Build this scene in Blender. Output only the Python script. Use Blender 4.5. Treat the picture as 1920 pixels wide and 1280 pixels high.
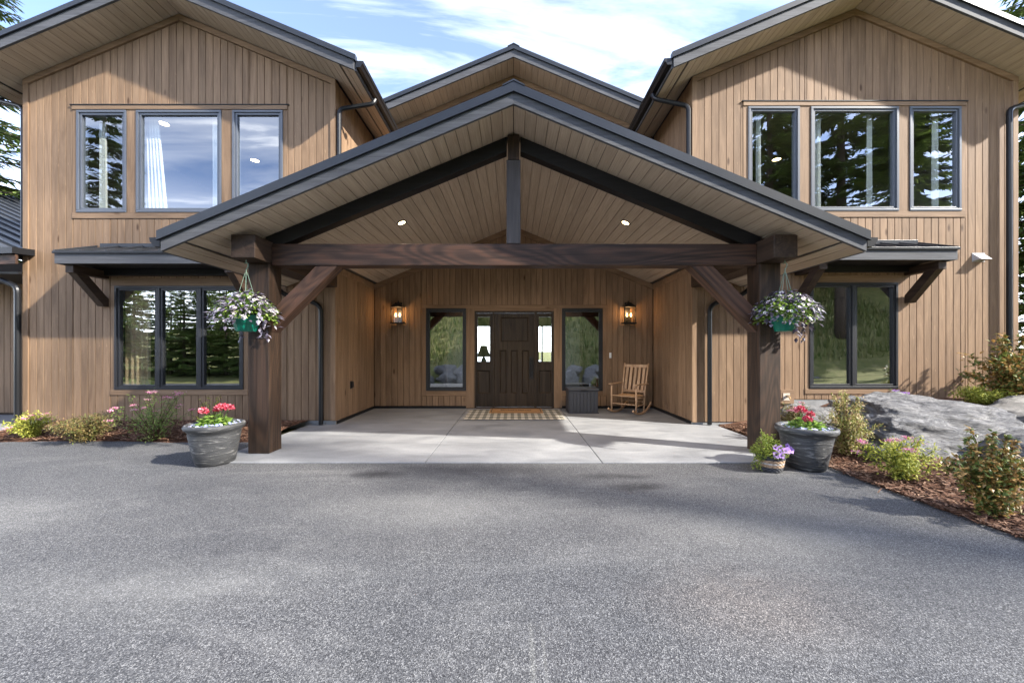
import bpy, bmesh, math, random
from mathutils import Vector, Matrix, noise
random.seed(7)
R = math.radians
sc = bpy.context.scene
for o in list(bpy.data.objects): bpy.data.objects.remove(o)

# ------------------------------------------------------------------ camera
EYE = 1.36; F = 720.0; U0 = 963.0; V0 = 657.0
cam_d = bpy.data.cameras.new('camera'); cam = bpy.data.objects.new('camera', cam_d)
sc.collection.objects.link(cam); sc.camera = cam
cam.location = (0, 0, EYE); cam.rotation_euler = (R(90), 0, 0)
cam_d.sensor_width = 36; cam_d.lens = 36*F/1920
cam_d.shift_x = -(U0-960)/1920; cam_d.shift_y = (V0-640)/1920
cam_d.clip_start = .05; cam_d.clip_end = 3000

# ------------------------------------------------------------------ light
SUNV = Vector((1.36, -.56, 1.05)).normalized()
el = math.asin(SUNV.z); az = math.atan2(SUNV.x, SUNV.y)
w = bpy.data.worlds.new('World'); sc.world = w; w.use_nodes = True
nt = w.node_tree; nt.nodes.clear()
def WN(t, **k):
    n = nt.nodes.new(t)
    for a, b in k.items(): setattr(n, a, b)
    return n
out = WN('ShaderNodeOutputWorld'); bg = WN('ShaderNodeBackground'); bg.inputs[1].default_value = .15
sky = WN('ShaderNodeTexSky', sky_type='NISHITA', sun_disc=False, sun_elevation=el, sun_rotation=az,
         altitude=700, air_density=.42, dust_density=.2, ozone_density=2.2)
tc = WN('ShaderNodeTexCoord'); sep = WN('ShaderNodeSeparateXYZ'); nt.links.new(tc.outputs['Generated'], sep.inputs[0])
mx = WN('ShaderNodeMath', operation='MAXIMUM'); mx.inputs[1].default_value = .06; nt.links.new(sep.outputs[2], mx.inputs[0])
def div(i):
    d = WN('ShaderNodeMath', operation='DIVIDE'); nt.links.new(sep.outputs[i], d.inputs[0]); nt.links.new(mx.outputs[0], d.inputs[1]); return d
cmb = WN('ShaderNodeCombineXYZ'); nt.links.new(div(0).outputs[0], cmb.inputs[0]); nt.links.new(div(1).outputs[0], cmb.inputs[1])
mp = WN('ShaderNodeMapping'); mp.inputs['Rotation'].default_value = (0, 0, R(-28)); mp.inputs['Scale'].default_value = (.55, 2.1, 1)
mp.inputs['Location'].default_value = (1.35, .62, 0)
nt.links.new(cmb.outputs[0], mp.inputs[0])
n1 = WN('ShaderNodeTexNoise'); n1.inputs['Scale'].default_value = 1.15; n1.inputs['Detail'].default_value = 9; n1.inputs['Roughness'].default_value = .60; n1.inputs['Distortion'].default_value = .8
nt.links.new(mp.outputs[0], n1.inputs[0])
rp = WN('ShaderNodeValToRGB'); rp.color_ramp.elements[0].position = .38; rp.color_ramp.elements[1].position = .92; em_ = rp.color_ramp.elements.new(.60); em_.color = (.16, .16, .16, 1)
rp.color_ramp.elements[0].color = (.02, .02, .02, 1)
nt.links.new(n1.outputs[0], rp.inputs[0])
# thin the cloud out towards the horizon line into plain bright haze
hz = WN('ShaderNodeMapRange'); hz.inputs[1].default_value = .0; hz.inputs[2].default_value = .35; hz.inputs[3].default_value = .75; hz.inputs[4].default_value = 0
nt.links.new(sep.outputs[2], hz.inputs[0])
mxx = WN('ShaderNodeMath', operation='MAXIMUM'); nt.links.new(rp.outputs[0], mxx.inputs[0]); nt.links.new(hz.outputs[0], mxx.inputs[1])
mix = WN('ShaderNodeMixRGB'); mix.inputs[2].default_value = (9.8, 9.6, 9.3, 1)
nt.links.new(mxx.outputs[0], mix.inputs[0]); nt.links.new(sky.outputs[0], mix.inputs[1])
nt.links.new(mix.outputs[0], bg.inputs[0]); nt.links.new(bg.outputs[0], out.inputs[0])
sd = bpy.data.lights.new('sun', 'SUN'); sd.energy = 2.3; sd.angle = R(1.2); sd.color = (1, .945, .86)
so = bpy.data.objects.new('sun', sd); sc.collection.objects.link(so)
so.rotation_euler = SUNV.to_track_quat('Z', 'Y').to_euler()
sc.view_settings.view_transform = 'Standard'; sc.view_settings.look = 'None'; sc.view_settings.gamma = 1
sc.view_settings.exposure = 2.6
sc.render.engine = 'CYCLES'; sc.cycles.max_bounces = 8; sc.cycles.transparent_max_bounces = 24

# ------------------------------------------------------------------ helpers
C = sc.collection
WORLD = {}
def PX(u, Y): return (u-U0)*Y/F
def PZ(v, Y): return EYE+(V0-v)*Y/F
def props(o, label=None, cat=None, group=None, kind=None):
    if label: o['label'] = label
    if cat: o['category'] = cat
    if group: o['group'] = group
    if kind: o['kind'] = kind
    return o
def empty(name, loc=(0, 0, 0), rz=0, label=None, cat=None, group=None):
    o = bpy.data.objects.new(name, None); C.objects.link(o); o.location = loc; o.rotation_euler = (0, 0, rz)
    o.empty_display_size = .1
    WORLD[o] = Vector(loc); return props(o, label, cat, group)
class MB:
    def __init__(s): s.v = []; s.f = []
    def add(s, vs, fs):
        b = len(s.v); s.v += [tuple(p) for p in vs]; s.f += [tuple(b+i for i in f) for f in fs]; return s
    def box(s, x0, x1, y0, y1, z0, z1):
        return s.add([(x0,y0,z0),(x1,y0,z0),(x1,y1,z0),(x0,y1,z0),(x0,y0,z1),(x1,y0,z1),(x1,y1,z1),(x0,y1,z1)],
                     [(0,3,2,1),(4,5,6,7),(0,1,5,4),(1,2,6,5),(2,3,7,6),(3,0,4,7)])
    def prism(s, poly, fn, d0, d1):
        n = len(poly)
        return s.add([fn(a, b, d0) for a, b in poly]+[fn(a, b, d1) for a, b in poly],
                     [tuple(range(n-1, -1, -1)), tuple(range(n, 2*n))]+[(i, (i+1) % n, n+(i+1) % n, n+i) for i in range(n)])
    def tube(s, pts, rad, n=8, cap=True):
        pts = [Vector(p) for p in pts]; m = len(pts)
        rads = rad if isinstance(rad, (list, tuple)) else [rad]*m
        rings = []; ref = Vector((0, 0, 1))
        for i, p in enumerate(pts):
            t = (pts[min(i+1, m-1)]-pts[max(i-1, 0)]).normalized()
            if abs(t.dot(ref)) > .95: ref = Vector((1, 0, 0)) if abs(t.x) < .9 else Vector((0, 1, 0))
            a = t.cross(ref).normalized(); b = a.cross(t).normalized()
            ref = b
            rings.append([p+(a*math.cos(2*math.pi*k/n)+b*math.sin(2*math.pi*k/n))*rads[i] for k in range(n)])
        vs = [q for r in rings for q in r]; fs = []
        for i in range(m-1):
            for k in range(n): fs.append((i*n+k, i*n+(k+1) % n, (i+1)*n+(k+1) % n, (i+1)*n+k))
        if cap: fs += [tuple(range(n-1, -1, -1)), tuple(range((m-1)*n, m*n))]
        return s.add(vs, fs)
    def sweep(s, pts, prof, up=Vector((0, 0, 1))):
        """closed profile (a sideways, b along up) swept along pts"""
        pts = [Vector(p) for p in pts]; m = len(pts); n = len(prof); vs = []
        for i, p in enumerate(pts):
            t = (pts[min(i+1, m-1)]-pts[max(i-1, 0)]).normalized()
            a = t.cross(up); a = a.normalized() if a.length > 1e-4 else Vector((1, 0, 0)); b = a.cross(t).normalized()
            vs += [p+a*x+b*y for x, y in prof]
        fs = [(i*n+k, i*n+(k+1) % n, (i+1)*n+(k+1) % n, (i+1)*n+k) for i in range(m-1) for k in range(n)]
        return s.add(vs, fs+[tuple(range(n-1, -1, -1)), tuple(range((m-1)*n, m*n))])
    def lathe(s, prof, n=32, c=(0, 0, 0), wob=None):
        vs = []
        for j, (r, z) in enumerate(prof):
            for k in range(n):
                a = 2*math.pi*k/n; rr = r*(1+(wob(a, z) if wob else 0))
                vs.append((c[0]+rr*math.cos(a), c[1]+rr*math.sin(a), c[2]+z))
        fs = [(j*n+k, j*n+(k+1) % n, (j+1)*n+(k+1) % n, (j+1)*n+k) for j in range(len(prof)-1) for k in range(n)]
        return s.add(vs, fs)
    def mesh(s, name, smooth=False, fix=False):
        me = bpy.data.meshes.new(name); me.from_pydata(s.v, [], s.f)
        if fix:
            bm = bmesh.new(); bm.from_mesh(me); bmesh.ops.recalc_face_normals(bm, faces=bm.faces); bm.to_mesh(me); bm.free()
        if smooth: me.polygons.foreach_set('use_smooth', [True]*len(me.polygons))
        me.update(); return me
    def build(s, name, mat, parent=None, origin=None, smooth=False, bevel=0, fix=True, local=False, **kw):
        """vertices in world space (or in the parent's space when local)"""
        if origin is not None:
            ox, oy, oz = origin; s.v = [(a-ox, b-oy, c-oz) for a, b, c in s.v]
        me = s.mesh(name, smooth, fix)
        return link(name, me, mat, parent, origin, local, bevel, **kw)
def link(name, me, mat, parent=None, origin=None, local=False, bevel=0, **kw):
    o = bpy.data.objects.new(name, me); C.objects.link(o)
    if mat and not me.materials: me.materials.append(mat)
    wl = Vector(origin) if origin is not None else Vector((0, 0, 0))
    if parent is not None:
        o.parent = parent
        o.location = wl if local else wl-WORLD.get(parent, Vector((0, 0, 0)))
    else: o.location = wl
    WORLD[o] = wl
    if bevel:
        b = o.modifiers.new('bevel', 'BEVEL'); b.width = bevel; b.segments = 2; b.limit_method = 'ANGLE'
    return props(o, **kw)

# ------------------------------------------------------------------ materials
def newmat(name):
    m = bpy.data.materials.new(name); m.use_nodes = True; t = m.node_tree; t.nodes.clear()
    o = t.nodes.new('ShaderNodeOutputMaterial'); p = t.nodes.new('ShaderNodeBsdfPrincipled'); t.links.new(p.outputs[0], o.inputs[0])
    return m, t, p, o
def N(t, typ, **k):
    n = t.nodes.new(typ)
    for a, b in k.items():
        if a in ('operation', 'blend_type', 'data_type', 'feature', 'distance', 'wave_type', 'bands_direction', 'noise_dimensions'): setattr(n, a, b)
        else: n.inputs[a].default_value = b
    return n
def ramp(t, src, stops):
    r = t.nodes.new('ShaderNodeValToRGB'); e = r.color_ramp.elements
    while len(e) < len(stops): e.new(.5)
    for x, (p, c) in zip(e, stops): x.position = p; x.color = (*c, 1) if len(c) == 3 else c
    t.links.new(src, r.inputs[0]); return r
def mul(t, a, b, fac=1, mode='MULTIPLY'):
    m = t.nodes.new('ShaderNodeMixRGB'); m.blend_type = mode; m.inputs[0].default_value = fac
    for i, x in ((1, a), (2, b)):
        if isinstance(x, tuple): m.inputs[i].default_value = (*x, 1)
        else: t.links.new(x, m.inputs[i])
    return m
def bump(t, p, src, strength, dist=.01):
    b = t.nodes.new('ShaderNodeBump'); b.inputs['Strength'].default_value = strength; b.inputs['Distance'].default_value = dist
    t.links.new(src, b.inputs['Height']); t.links.new(b.outputs[0], p.inputs['Normal']); return b
def plain(name, col, rough=.6, metal=0, spec=.5, var=.0, scale=8, bmp=0):
    m, t, p, o = newmat(name); p.inputs['Roughness'].default_value = rough; p.inputs['Metallic'].default_value = metal
    p.inputs['Specular IOR Level'].default_value = spec; p.inputs['Base Color'].default_value = (*col, 1)
    if var or bmp:
        c = N(t, 'ShaderNodeTexCoord'); n = N(t, 'ShaderNodeTexNoise', Scale=scale, Detail=6); t.links.new(c.outputs['Object'], n.inputs[0])
        r = ramp(t, n.outputs[0], [(.3, tuple(x*(1-var) for x in col)), (.7, tuple(min(1, x*(1+var)) for x in col))]); t.links.new(r.outputs[0], p.inputs['Base Color'])
        if bmp: bump(t, p, n.outputs[0], bmp)
    return m
def wood(name, c0, c1, axis, rough=.7, knots=.6, cross=9, pervar=.16, fleck=0, bmp=.25, figure=0, sawn=0):
    m, t, p, o = newmat(name); p.inputs['Roughness'].default_value = rough; p.inputs['Specular IOR Level'].default_value = .3
    tc = N(t, 'ShaderNodeTexCoord'); oi = N(t, 'ShaderNodeObjectInfo')
    off = N(t, 'ShaderNodeMath', operation='MULTIPLY'); off.inputs[1].default_value = 57.3; t.links.new(oi.outputs['Random'], off.inputs[0])
    cb = N(t, 'ShaderNodeCombineXYZ')
    for i in range(3): t.links.new(off.outputs[0], cb.inputs[i])
    ad = N(t, 'ShaderNodeVectorMath', operation='ADD'); t.links.new(tc.outputs['Object'], ad.inputs[0]); t.links.new(cb.outputs[0], ad.inputs[1])
    def mapped(al, cr):
        mp = t.nodes.new('ShaderNodeMapping'); s = [cr]*3; s['XYZ'.index(axis)] = al; mp.inputs['Scale'].default_value = s
        t.links.new(ad.outputs[0], mp.inputs[0]); return mp.outputs[0]
    n1 = N(t, 'ShaderNodeTexNoise', Scale=1, Detail=5, Roughness=.6, Distortion=1.2); t.links.new(mapped(.7, cross), n1.inputs[0])
    n2 = N(t, 'ShaderNodeTexNoise', Scale=1, Detail=3, Roughness=.7); t.links.new(mapped(2.2, 95), n2.inputs[0])
    r1 = ramp(t, n1.outputs[0], [(.28, c0), (.72, c1)])
    r2 = ramp(t, n2.outputs[0], [(.25, (.74, .72, .7)), (.75, (1.12, 1.12, 1.12))])
    col = mul(t, r1.outputs[0], r2.outputs[0])
    if figure:
        wf = N(t, 'ShaderNodeTexNoise', Scale=1.0, Detail=1.5, Roughness=.4, Distortion=.3); t.links.new(mapped(.42, 2.6), wf.inputs[0])
        k1 = N(t, 'ShaderNodeMath', operation='MULTIPLY'); k1.inputs[1].default_value = 95; t.links.new(wf.outputs[0], k1.inputs[0])
        k2 = N(t, 'ShaderNodeMath', operation='SINE'); t.links.new(k1.outputs[0], k2.inputs[0]); k3 = N(t, 'ShaderNodeMapRange'); k3.inputs[1].default_value = -1; t.links.new(k2.outputs[0], k3.inputs[0])
        rf_ = ramp(t, k3.outputs[0], [(.1, (.55, .53, .52)), (.55, (1, 1, 1)), (.95, (1.4, 1.22, 1.12))]); col = mul(t, col.outputs[0], rf_.outputs[0], figure)
    if knots:
        v = N(t, 'ShaderNodeTexVoronoi', Scale=1.0); t.links.new(mapped(1.1, 3.2), v.inputs[0])
        rk = ramp(t, v.outputs['Distance'], [(.04, (.36, .29, .24)), (.10, (1, 1, 1))])
        col = mul(t, col.outputs[0], rk.outputs[0], knots)
    if fleck:
        nf = N(t, 'ShaderNodeTexNoise', Scale=1, Detail=6, Roughness=.75); t.links.new(mapped(5, 26), nf.inputs[0])
        rf = ramp(t, nf.outputs[0], [(.62, (0, 0, 0)), (.74, (1, 1, 1))])
        mm = t.nodes.new('ShaderNodeMixRGB'); t.links.new(rf.outputs[0], mm.inputs[0]); mm.inputs[2].default_value = (*[min(.8, x*1.7) for x in c1], 1)
        t.links.new(col.outputs[0], mm.inputs[1]); sc_ = N(t, 'ShaderNodeMath', operation='MULTIPLY'); sc_.inputs[1].default_value = fleck
        t.links.new(rf.outputs[0], sc_.inputs[0]); t.links.new(sc_.outputs[0], mm.inputs[0]); col = mm
    mr = N(t, 'ShaderNodeMapRange'); mr.inputs[3].default_value = 1-pervar; mr.inputs[4].default_value = 1+pervar; t.links.new(oi.outputs['Random'], mr.inputs[0])
    cc = N(t, 'ShaderNodeCombineXYZ')
    for i in range(3): t.links.new(mr.outputs[0], cc.inputs[i])
    col = mul(t, col.outputs[0], cc.outputs[0]); t.links.new(col.outputs[0], p.inputs['Base Color'])
    hsrc = n2.outputs[0]
    if sawn:
        wv = N(t, 'ShaderNodeTexWave', Scale=1, Distortion=2.5, Detail=2); wv.bands_direction = axis
        t.links.new(mapped(60, 2), wv.inputs[0]); a2 = N(t, 'ShaderNodeMath', operation='MULTIPLY_ADD'); a2.inputs[1].default_value = sawn
        t.links.new(wv.outputs['Fac'], a2.inputs[0]); t.links.new(n2.outputs[0], a2.inputs[2]); hsrc = a2.outputs[0]
    bump(t, p, hsrc, bmp, .004); return m
SID0, SID1 = (.190, .119, .069), (.320, .210, .126)
M_sidZ = wood('cedar_siding', SID0, SID1, 'Z', fleck=.65, knots=1, pervar=.13, cross=7)
M_trimZ = wood('cedar_trim_upright', SID0, SID1, 'Z', fleck=.2, pervar=.08)
M_trimX = wood('cedar_trim_level', SID0, SID1, 'X', fleck=.2, pervar=.08)
M_sof = wood('soffit_boards', (.42, .335, .25), (.51, .415, .315), 'Y', knots=.15, pervar=.07, rough=.75, bmp=.15)
M_fasX = wood('fascia_grey', (.056, .058, .064), (.110, .113, .121), 'X', knots=.25, cross=14, pervar=.05, fleck=.35)
M_fasY = wood('fascia_grey_deep', (.056, .058, .064), (.110, .113, .121), 'Y', knots=.25, cross=14, pervar=.05, fleck=.2)
TB0, TB1 = (.021, .0125, .0078), (.068, .042, .027)
M_timZ = wood('dark_timber_upright', TB0, TB1, 'Z', figure=.5, knots=.5, cross=12, pervar=.05, rough=.6, sawn=.6, fleck=.12)
M_timX = wood('dark_timber_level', TB0, (.088, .047, .030), 'X', figure=.7, knots=.5, cross=14, pervar=.05, rough=.55, fleck=.1)
M_timY = wood('dark_timber_deep', TB0, TB1, 'Y', knots=.5, cross=12, pervar=.05, rough=.6, fleck=.1)
M_brace = wood('dark_timber_brace', (.045, .025, .016), (.14, .075, .047), 'X', figure=.5, knots=.5, cross=12, pervar=.05, rough=.6, sawn=.5)
M_black = wood('black_stained_timber', (.007, .007, .008), (.016, .015, .016), 'X', knots=0, pervar=.05, rough=.5)
M_king = wood('grey_timber_king_post', (.05, .045, .042), (.115, .10, .095), 'Z', knots=.5, cross=12, pervar=.02, sawn=.5)
M_doorw = wood('dark_door_wood', (.020, .014, .0095), (.066, .047, .031), 'Z', knots=.1, cross=14, pervar=.12, rough=.38)
M_doorx = wood('dark_door_wood_level', (.020, .014, .0095), (.066, .047, .031), 'X', knots=.1, cross=14, pervar=.12, rough=.38)
M_chair = wood('honey_oak', (.38, .225, .12), (.60, .40, .245), 'Z', knots=.1, cross=16, pervar=.12, rough=.45)
M_backing = plain('wall_sheathing', (.035, .022, .014), .9)
M_metal = plain('charcoal_roof_metal', (.030, .032, .036), .36, 0, .6, var=.15, scale=3)
M_trimmetal = plain('charcoal_edge_metal', (.018, .021, .026), .36, 0, .42, var=.15, scale=5)
M_gutter = plain('black_gutter_metal', (.009, .0095, .011), .38, 0, .35)
M_frame = plain('charcoal_window_frame', (.024, .025, .028), .4, 0, .4)
M_frame_up = plain('sky_tinted_window_frame', (.085, .095, .112), .35, 0, .6)  # charcoal frame again, with the sky's reflection put into a paler bluish colour
M_iron = plain('black_iron', (.012, .011, .011), .45)
M_lining = plain('painted_plaster', (.28, .26, .23), .9)
M_floorin = plain('interior_floor', (.22, .14, .09), .5)
M_found = plain('foundation_concrete', (.26, .26, .25), .9, var=.2, scale=6, bmp=.2)
M_curtW = plain('white_curtain', (.82, .82, .80), .9)
M_curtT = plain('tan_curtain', (.66, .49, .32), .9)
def emis(name, col, st):
    m, t, p, o = newmat(name); p.inputs['Base Color'].default_value = (*col, 1); p.inputs['Emission Color'].default_value = (*col, 1); p.inputs['Emission Strength'].default_value = st; return m
M_bulb = emis('warm_bulb', (1, .5, .16), 5); M_down = emis('warm_downlight', (1, .72, .4), 2.2)
def glassmat(name, base, tint, refl_boost=1.0):
    m, t, p, o = newmat(name); t.nodes.remove(p)
    tr = N(t, 'ShaderNodeBsdfTransparent', Color=(*tint, 1)); gl = N(t, 'ShaderNodeBsdfGlossy', Roughness=0.0, Color=(.95, .98, 1, 1))
    lw = N(t, 'ShaderNodeLayerWeight', Blend=.5); fr = N(t, 'ShaderNodeMath', operation='POWER'); fr.inputs[1].default_value = 5; t.links.new(lw.outputs['Facing'], fr.inputs[0]); ma = N(t, 'ShaderNodeMath', operation='MULTIPLY_ADD'); ma.inputs[1].default_value = .9; ma.inputs[2].default_value = base+.05
    tcn = N(t, 'ShaderNodeTexCoord'); nz = N(t, 'ShaderNodeTexNoise', Scale=1.6, Detail=1); t.links.new(tcn.outputs['Object'], nz.inputs[0])
    bp = N(t, 'ShaderNodeBump', Strength=.05, Distance=.004); t.links.new(nz.outputs[0], bp.inputs['Height']); t.links.new(bp.outputs[0], gl.inputs['Normal'])
    t.links.new(fr.outputs[0], ma.inputs[0]); mi = N(t, 'ShaderNodeMixShader'); ma.use_clamp = True
    t.links.new(ma.outputs[0], mi.inputs[0]); t.links.new(tr.outputs[0], mi.inputs[1]); t.links.new(gl.outputs[0], mi.inputs[2]); t.links.new(mi.outputs[0], o.inputs[0])
    return m
M_glass = glassmat('coated_window_glass', .20, (.86, .90, .87)); M_clear = glassmat('lantern_glass', -.035, (.95, .95, .95))
M_glass_low = glassmat('reflective_window_glass', .33, (.86, .90, .87)); M_glass_door = glassmat('sidelight_glass', .12, (.9, .93, .92))
def leafmat(name, cols, rough=.5, transl=.25):
    m, t, p, o = newmat(name); p.inputs['Roughness'].default_value = rough; p.inputs['Specular IOR Level'].default_value = .35
    g = N(t, 'ShaderNodeNewGeometry'); n = len(cols)
    r = ramp(t, g.outputs['Random Per Island'], [((i+.5)/n, c) for i, c in enumerate(cols)])
    t.links.new(r.outputs[0], p.inputs['Base Color'])
    tl = N(t, 'ShaderNodeBsdfTranslucent'); t.links.new(r.outputs[0], tl.inputs[0]); mi = N(t, 'ShaderNodeMixShader'); mi.inputs[0].default_value = transl
    t.links.new(p.outputs[0], mi.inputs[1]); t.links.new(tl.outputs[0], mi.inputs[2]); t.links.new(mi.outputs[0], o.inputs[0]); return m

# ------------------------------------------------------------------ ground materials
def asphalt():
    m, t, p, o = newmat('asphalt'); p.inputs['Roughness'].default_value = .82; p.inputs['Specular IOR Level'].default_value = .45
    tc = N(t, 'ShaderNodeTexCoord'); co = tc.outputs['Object']
    v = N(t, 'ShaderNodeTexVoronoi', Scale=215.0); t.links.new(co, v.inputs[0])
    sp = N(t, 'ShaderNodeSeparateColor'); t.links.new(v.outputs['Color'], sp.inputs[0])
    r1 = ramp(t, sp.outputs[0], [(.0, (.018, .0185, .020)), (.4, (.060, .0605, .0635)), (.8, (.108, .108, .1095)), (1, (.23, .227, .222))])
    n2 = N(t, 'ShaderNodeTexNoise', Scale=.55, Detail=5, Roughness=.6); t.links.new(co, n2.inputs[0])
    r2 = ramp(t, n2.outputs[0], [(.3, (.70, .71, .74)), (.7, (1.26, 1.25, 1.22))])
    n4 = N(t, 'ShaderNodeTexNoise', Scale=80, Detail=4, Roughness=.75); t.links.new(co, n4.inputs[0])
    r4 = ramp(t, n4.outputs[0], [(.3, (.68, .68, .69)), (.7, (1.28, 1.28, 1.27))])
    mp = t.nodes.new('ShaderNodeMapping'); mp.inputs['Scale'].default_value = (.5, 1.6, 1); mp.inputs['Rotation'].default_value = (0, 0, .25); t.links.new(co, mp.inputs[0])
    n3 = N(t, 'ShaderNodeTexNoise', Scale=1.0, Detail=8, Roughness=.72, Distortion=.5); t.links.new(mp.outputs[0], n3.inputs[0])
    r3 = ramp(t, n3.outputs[0], [(.52, (0, 0, 0)), (.74, (1, 1, 1))])
    c = mul(t, r1.outputs[0], r2.outputs[0]); c = mul(t, c.outputs[0], r4.outputs[0])
    dst = t.nodes.new('ShaderNodeMixRGB'); dst.blend_type = 'ADD'; dst.inputs[2].default_value = (.06, .058, .053, 1)
    t.links.new(r3.outputs[0], dst.inputs[0]); t.links.new(c.outputs[0], dst.inputs[1])
    last = dst
    def spot(x, y, rx, ry, col, mode, amt, ns):
        nonlocal last
        mpp = t.nodes.new('ShaderNodeMapping'); mpp.vector_type = 'TEXTURE'; mpp.inputs['Location'].default_value = (x, y, 0); mpp.inputs['Scale'].default_value = (rx, ry, 10); t.links.new(co, mpp.inputs[0])
        g = t.nodes.new('ShaderNodeTexGradient'); g.gradient_type = 'SPHERICAL'; t.links.new(mpp.outputs[0], g.inputs[0])
        nn = N(t, 'ShaderNodeTexNoise', Scale=ns, Detail=5, Roughness=.65); t.links.new(co, nn.inputs[0])
        a = N(t, 'ShaderNodeMath', operation='MULTIPLY'); t.links.new(g.outputs['Fac'], a.inputs[0]); t.links.new(nn.outputs[0], a.inputs[1])
        r_ = ramp(t, a.outputs[0], [(.08, (0, 0, 0)), (.42, (amt, amt, amt))])
        q = t.nodes.new('ShaderNodeMixRGB'); q.blend_type = mode; q.inputs[2].default_value = (*col, 1); t.links.new(r_.outputs[0], q.inputs[0]); t.links.new(last.outputs[0], q.inputs[1]); last = q
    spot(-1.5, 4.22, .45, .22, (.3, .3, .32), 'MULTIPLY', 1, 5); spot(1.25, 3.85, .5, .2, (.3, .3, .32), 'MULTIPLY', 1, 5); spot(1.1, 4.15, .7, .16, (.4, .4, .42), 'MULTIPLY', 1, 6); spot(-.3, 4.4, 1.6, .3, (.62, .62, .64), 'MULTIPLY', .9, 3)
    spot(1.3, 2.1, .9, .5, (1.18, .94, .80), 'MULTIPLY', .35, 5); spot(.085, 1.72, .022, .36, (.05, .049, .04), 'ADD', .8, 30); spot(.14, 1.74, .012, .3, (.05, .049, .04), 'ADD', .7, 30)
    spot(-5.5, 3.1, 2.6, .7, (.06, .058, .05), 'ADD', .9, 2); spot(-.6, 3.3, 1.6, .6, (.05, .049, .044), 'ADD', .9, 2.5); spot(2.1, 2.9, 1.4, .7, (.055, .053, .047), 'ADD', .9, 2.5); spot(-2.2, 2.2, 1.5, .5, (.035, .034, .03), 'ADD', .9, 3)
    t.links.new(last.outputs[0], p.inputs['Base Color']); bump(t, p, v.outputs['Distance'], .5, .005); return m
def concrete():
    m, t, p, o = newmat('troweled_concrete'); p.inputs['Roughness'].default_value = .55; p.inputs['Specular IOR Level'].default_value = .4
    tc = N(t, 'ShaderNodeTexCoord'); co = tc.outputs['Object']
    mp = t.nodes.new('ShaderNodeMapping'); mp.inputs['Scale'].default_value = (.8, 2, 1); t.links.new(co, mp.inputs[0])
    n = N(t, 'ShaderNodeTexNoise', Scale=1.3, Detail=8, Roughness=.65, Distortion=.6); t.links.new(mp.outputs[0], n.inputs[0])
    r = ramp(t, n.outputs[0], [(.25, (.135, .14, .148)), (.5, (.225, .23, .236)), (.78, (.32, .322, .322))])
    n2 = N(t, 'ShaderNodeTexNoise', Scale=60, Detail=4); t.links.new(co, n2.inputs[0]); r2 = ramp(t, n2.outputs[0], [(.3, (.88, .88, .88)), (.7, (1.08, 1.08, 1.08))])
    c = mul(t, r.outputs[0], r2.outputs[0]); t.links.new(c.outputs[0], p.inputs['Base Color'])
    rr = N(t, 'ShaderNodeMapRange'); rr.inputs[3].default_value = .4; rr.inputs[4].default_value = .75; t.links.new(n.outputs[0], rr.inputs[0]); t.links.new(rr.outputs[0], p.inputs['Roughness'])
    bump(t, p, n2.outputs[0], .1, .003); return m
def noisy(name, stops, scale, rough=.9, bmp=.5, detail=8, stretch=(1, 1, 1), dist=.02, distortion=0):
    m, t, p, o = newmat(name); p.inputs['Roughness'].default_value = rough; p.inputs['Specular IOR Level'].default_value = .3
    tc = N(t, 'ShaderNodeTexCoord'); mp = t.nodes.new('ShaderNodeMapping'); mp.inputs['Scale'].default_value = stretch; t.links.new(tc.outputs['Object'], mp.inputs[0])
    n = N(t, 'ShaderNodeTexNoise', Scale=scale, Detail=detail, Roughness=.68, Distortion=distortion); t.links.new(mp.outputs[0], n.inputs[0])
    r = ramp(t, n.outputs[0], stops); t.links.new(r.outputs[0], p.inputs['Base Color']); bump(t, p, n.outputs[0], bmp, dist); return m
M_asph = asphalt(); M_conc = concrete()
M_mulch = noisy('bark_mulch_bed', [(.3, (.035, .016, .009)), (.55, (.12, .055, .03)), (.75, (.2, .10, .06))], 26, bmp=1)
M_grass = noisy('hillside_grass', [(.25, (.07, .10, .022)), (.5, (.19, .19, .055)), (.75, (.34, .29, .14))], 2.6, bmp=.6, detail=12, dist=.1)
M_lake = plain('lake_water', (.25, .3, .34), .18)
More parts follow.
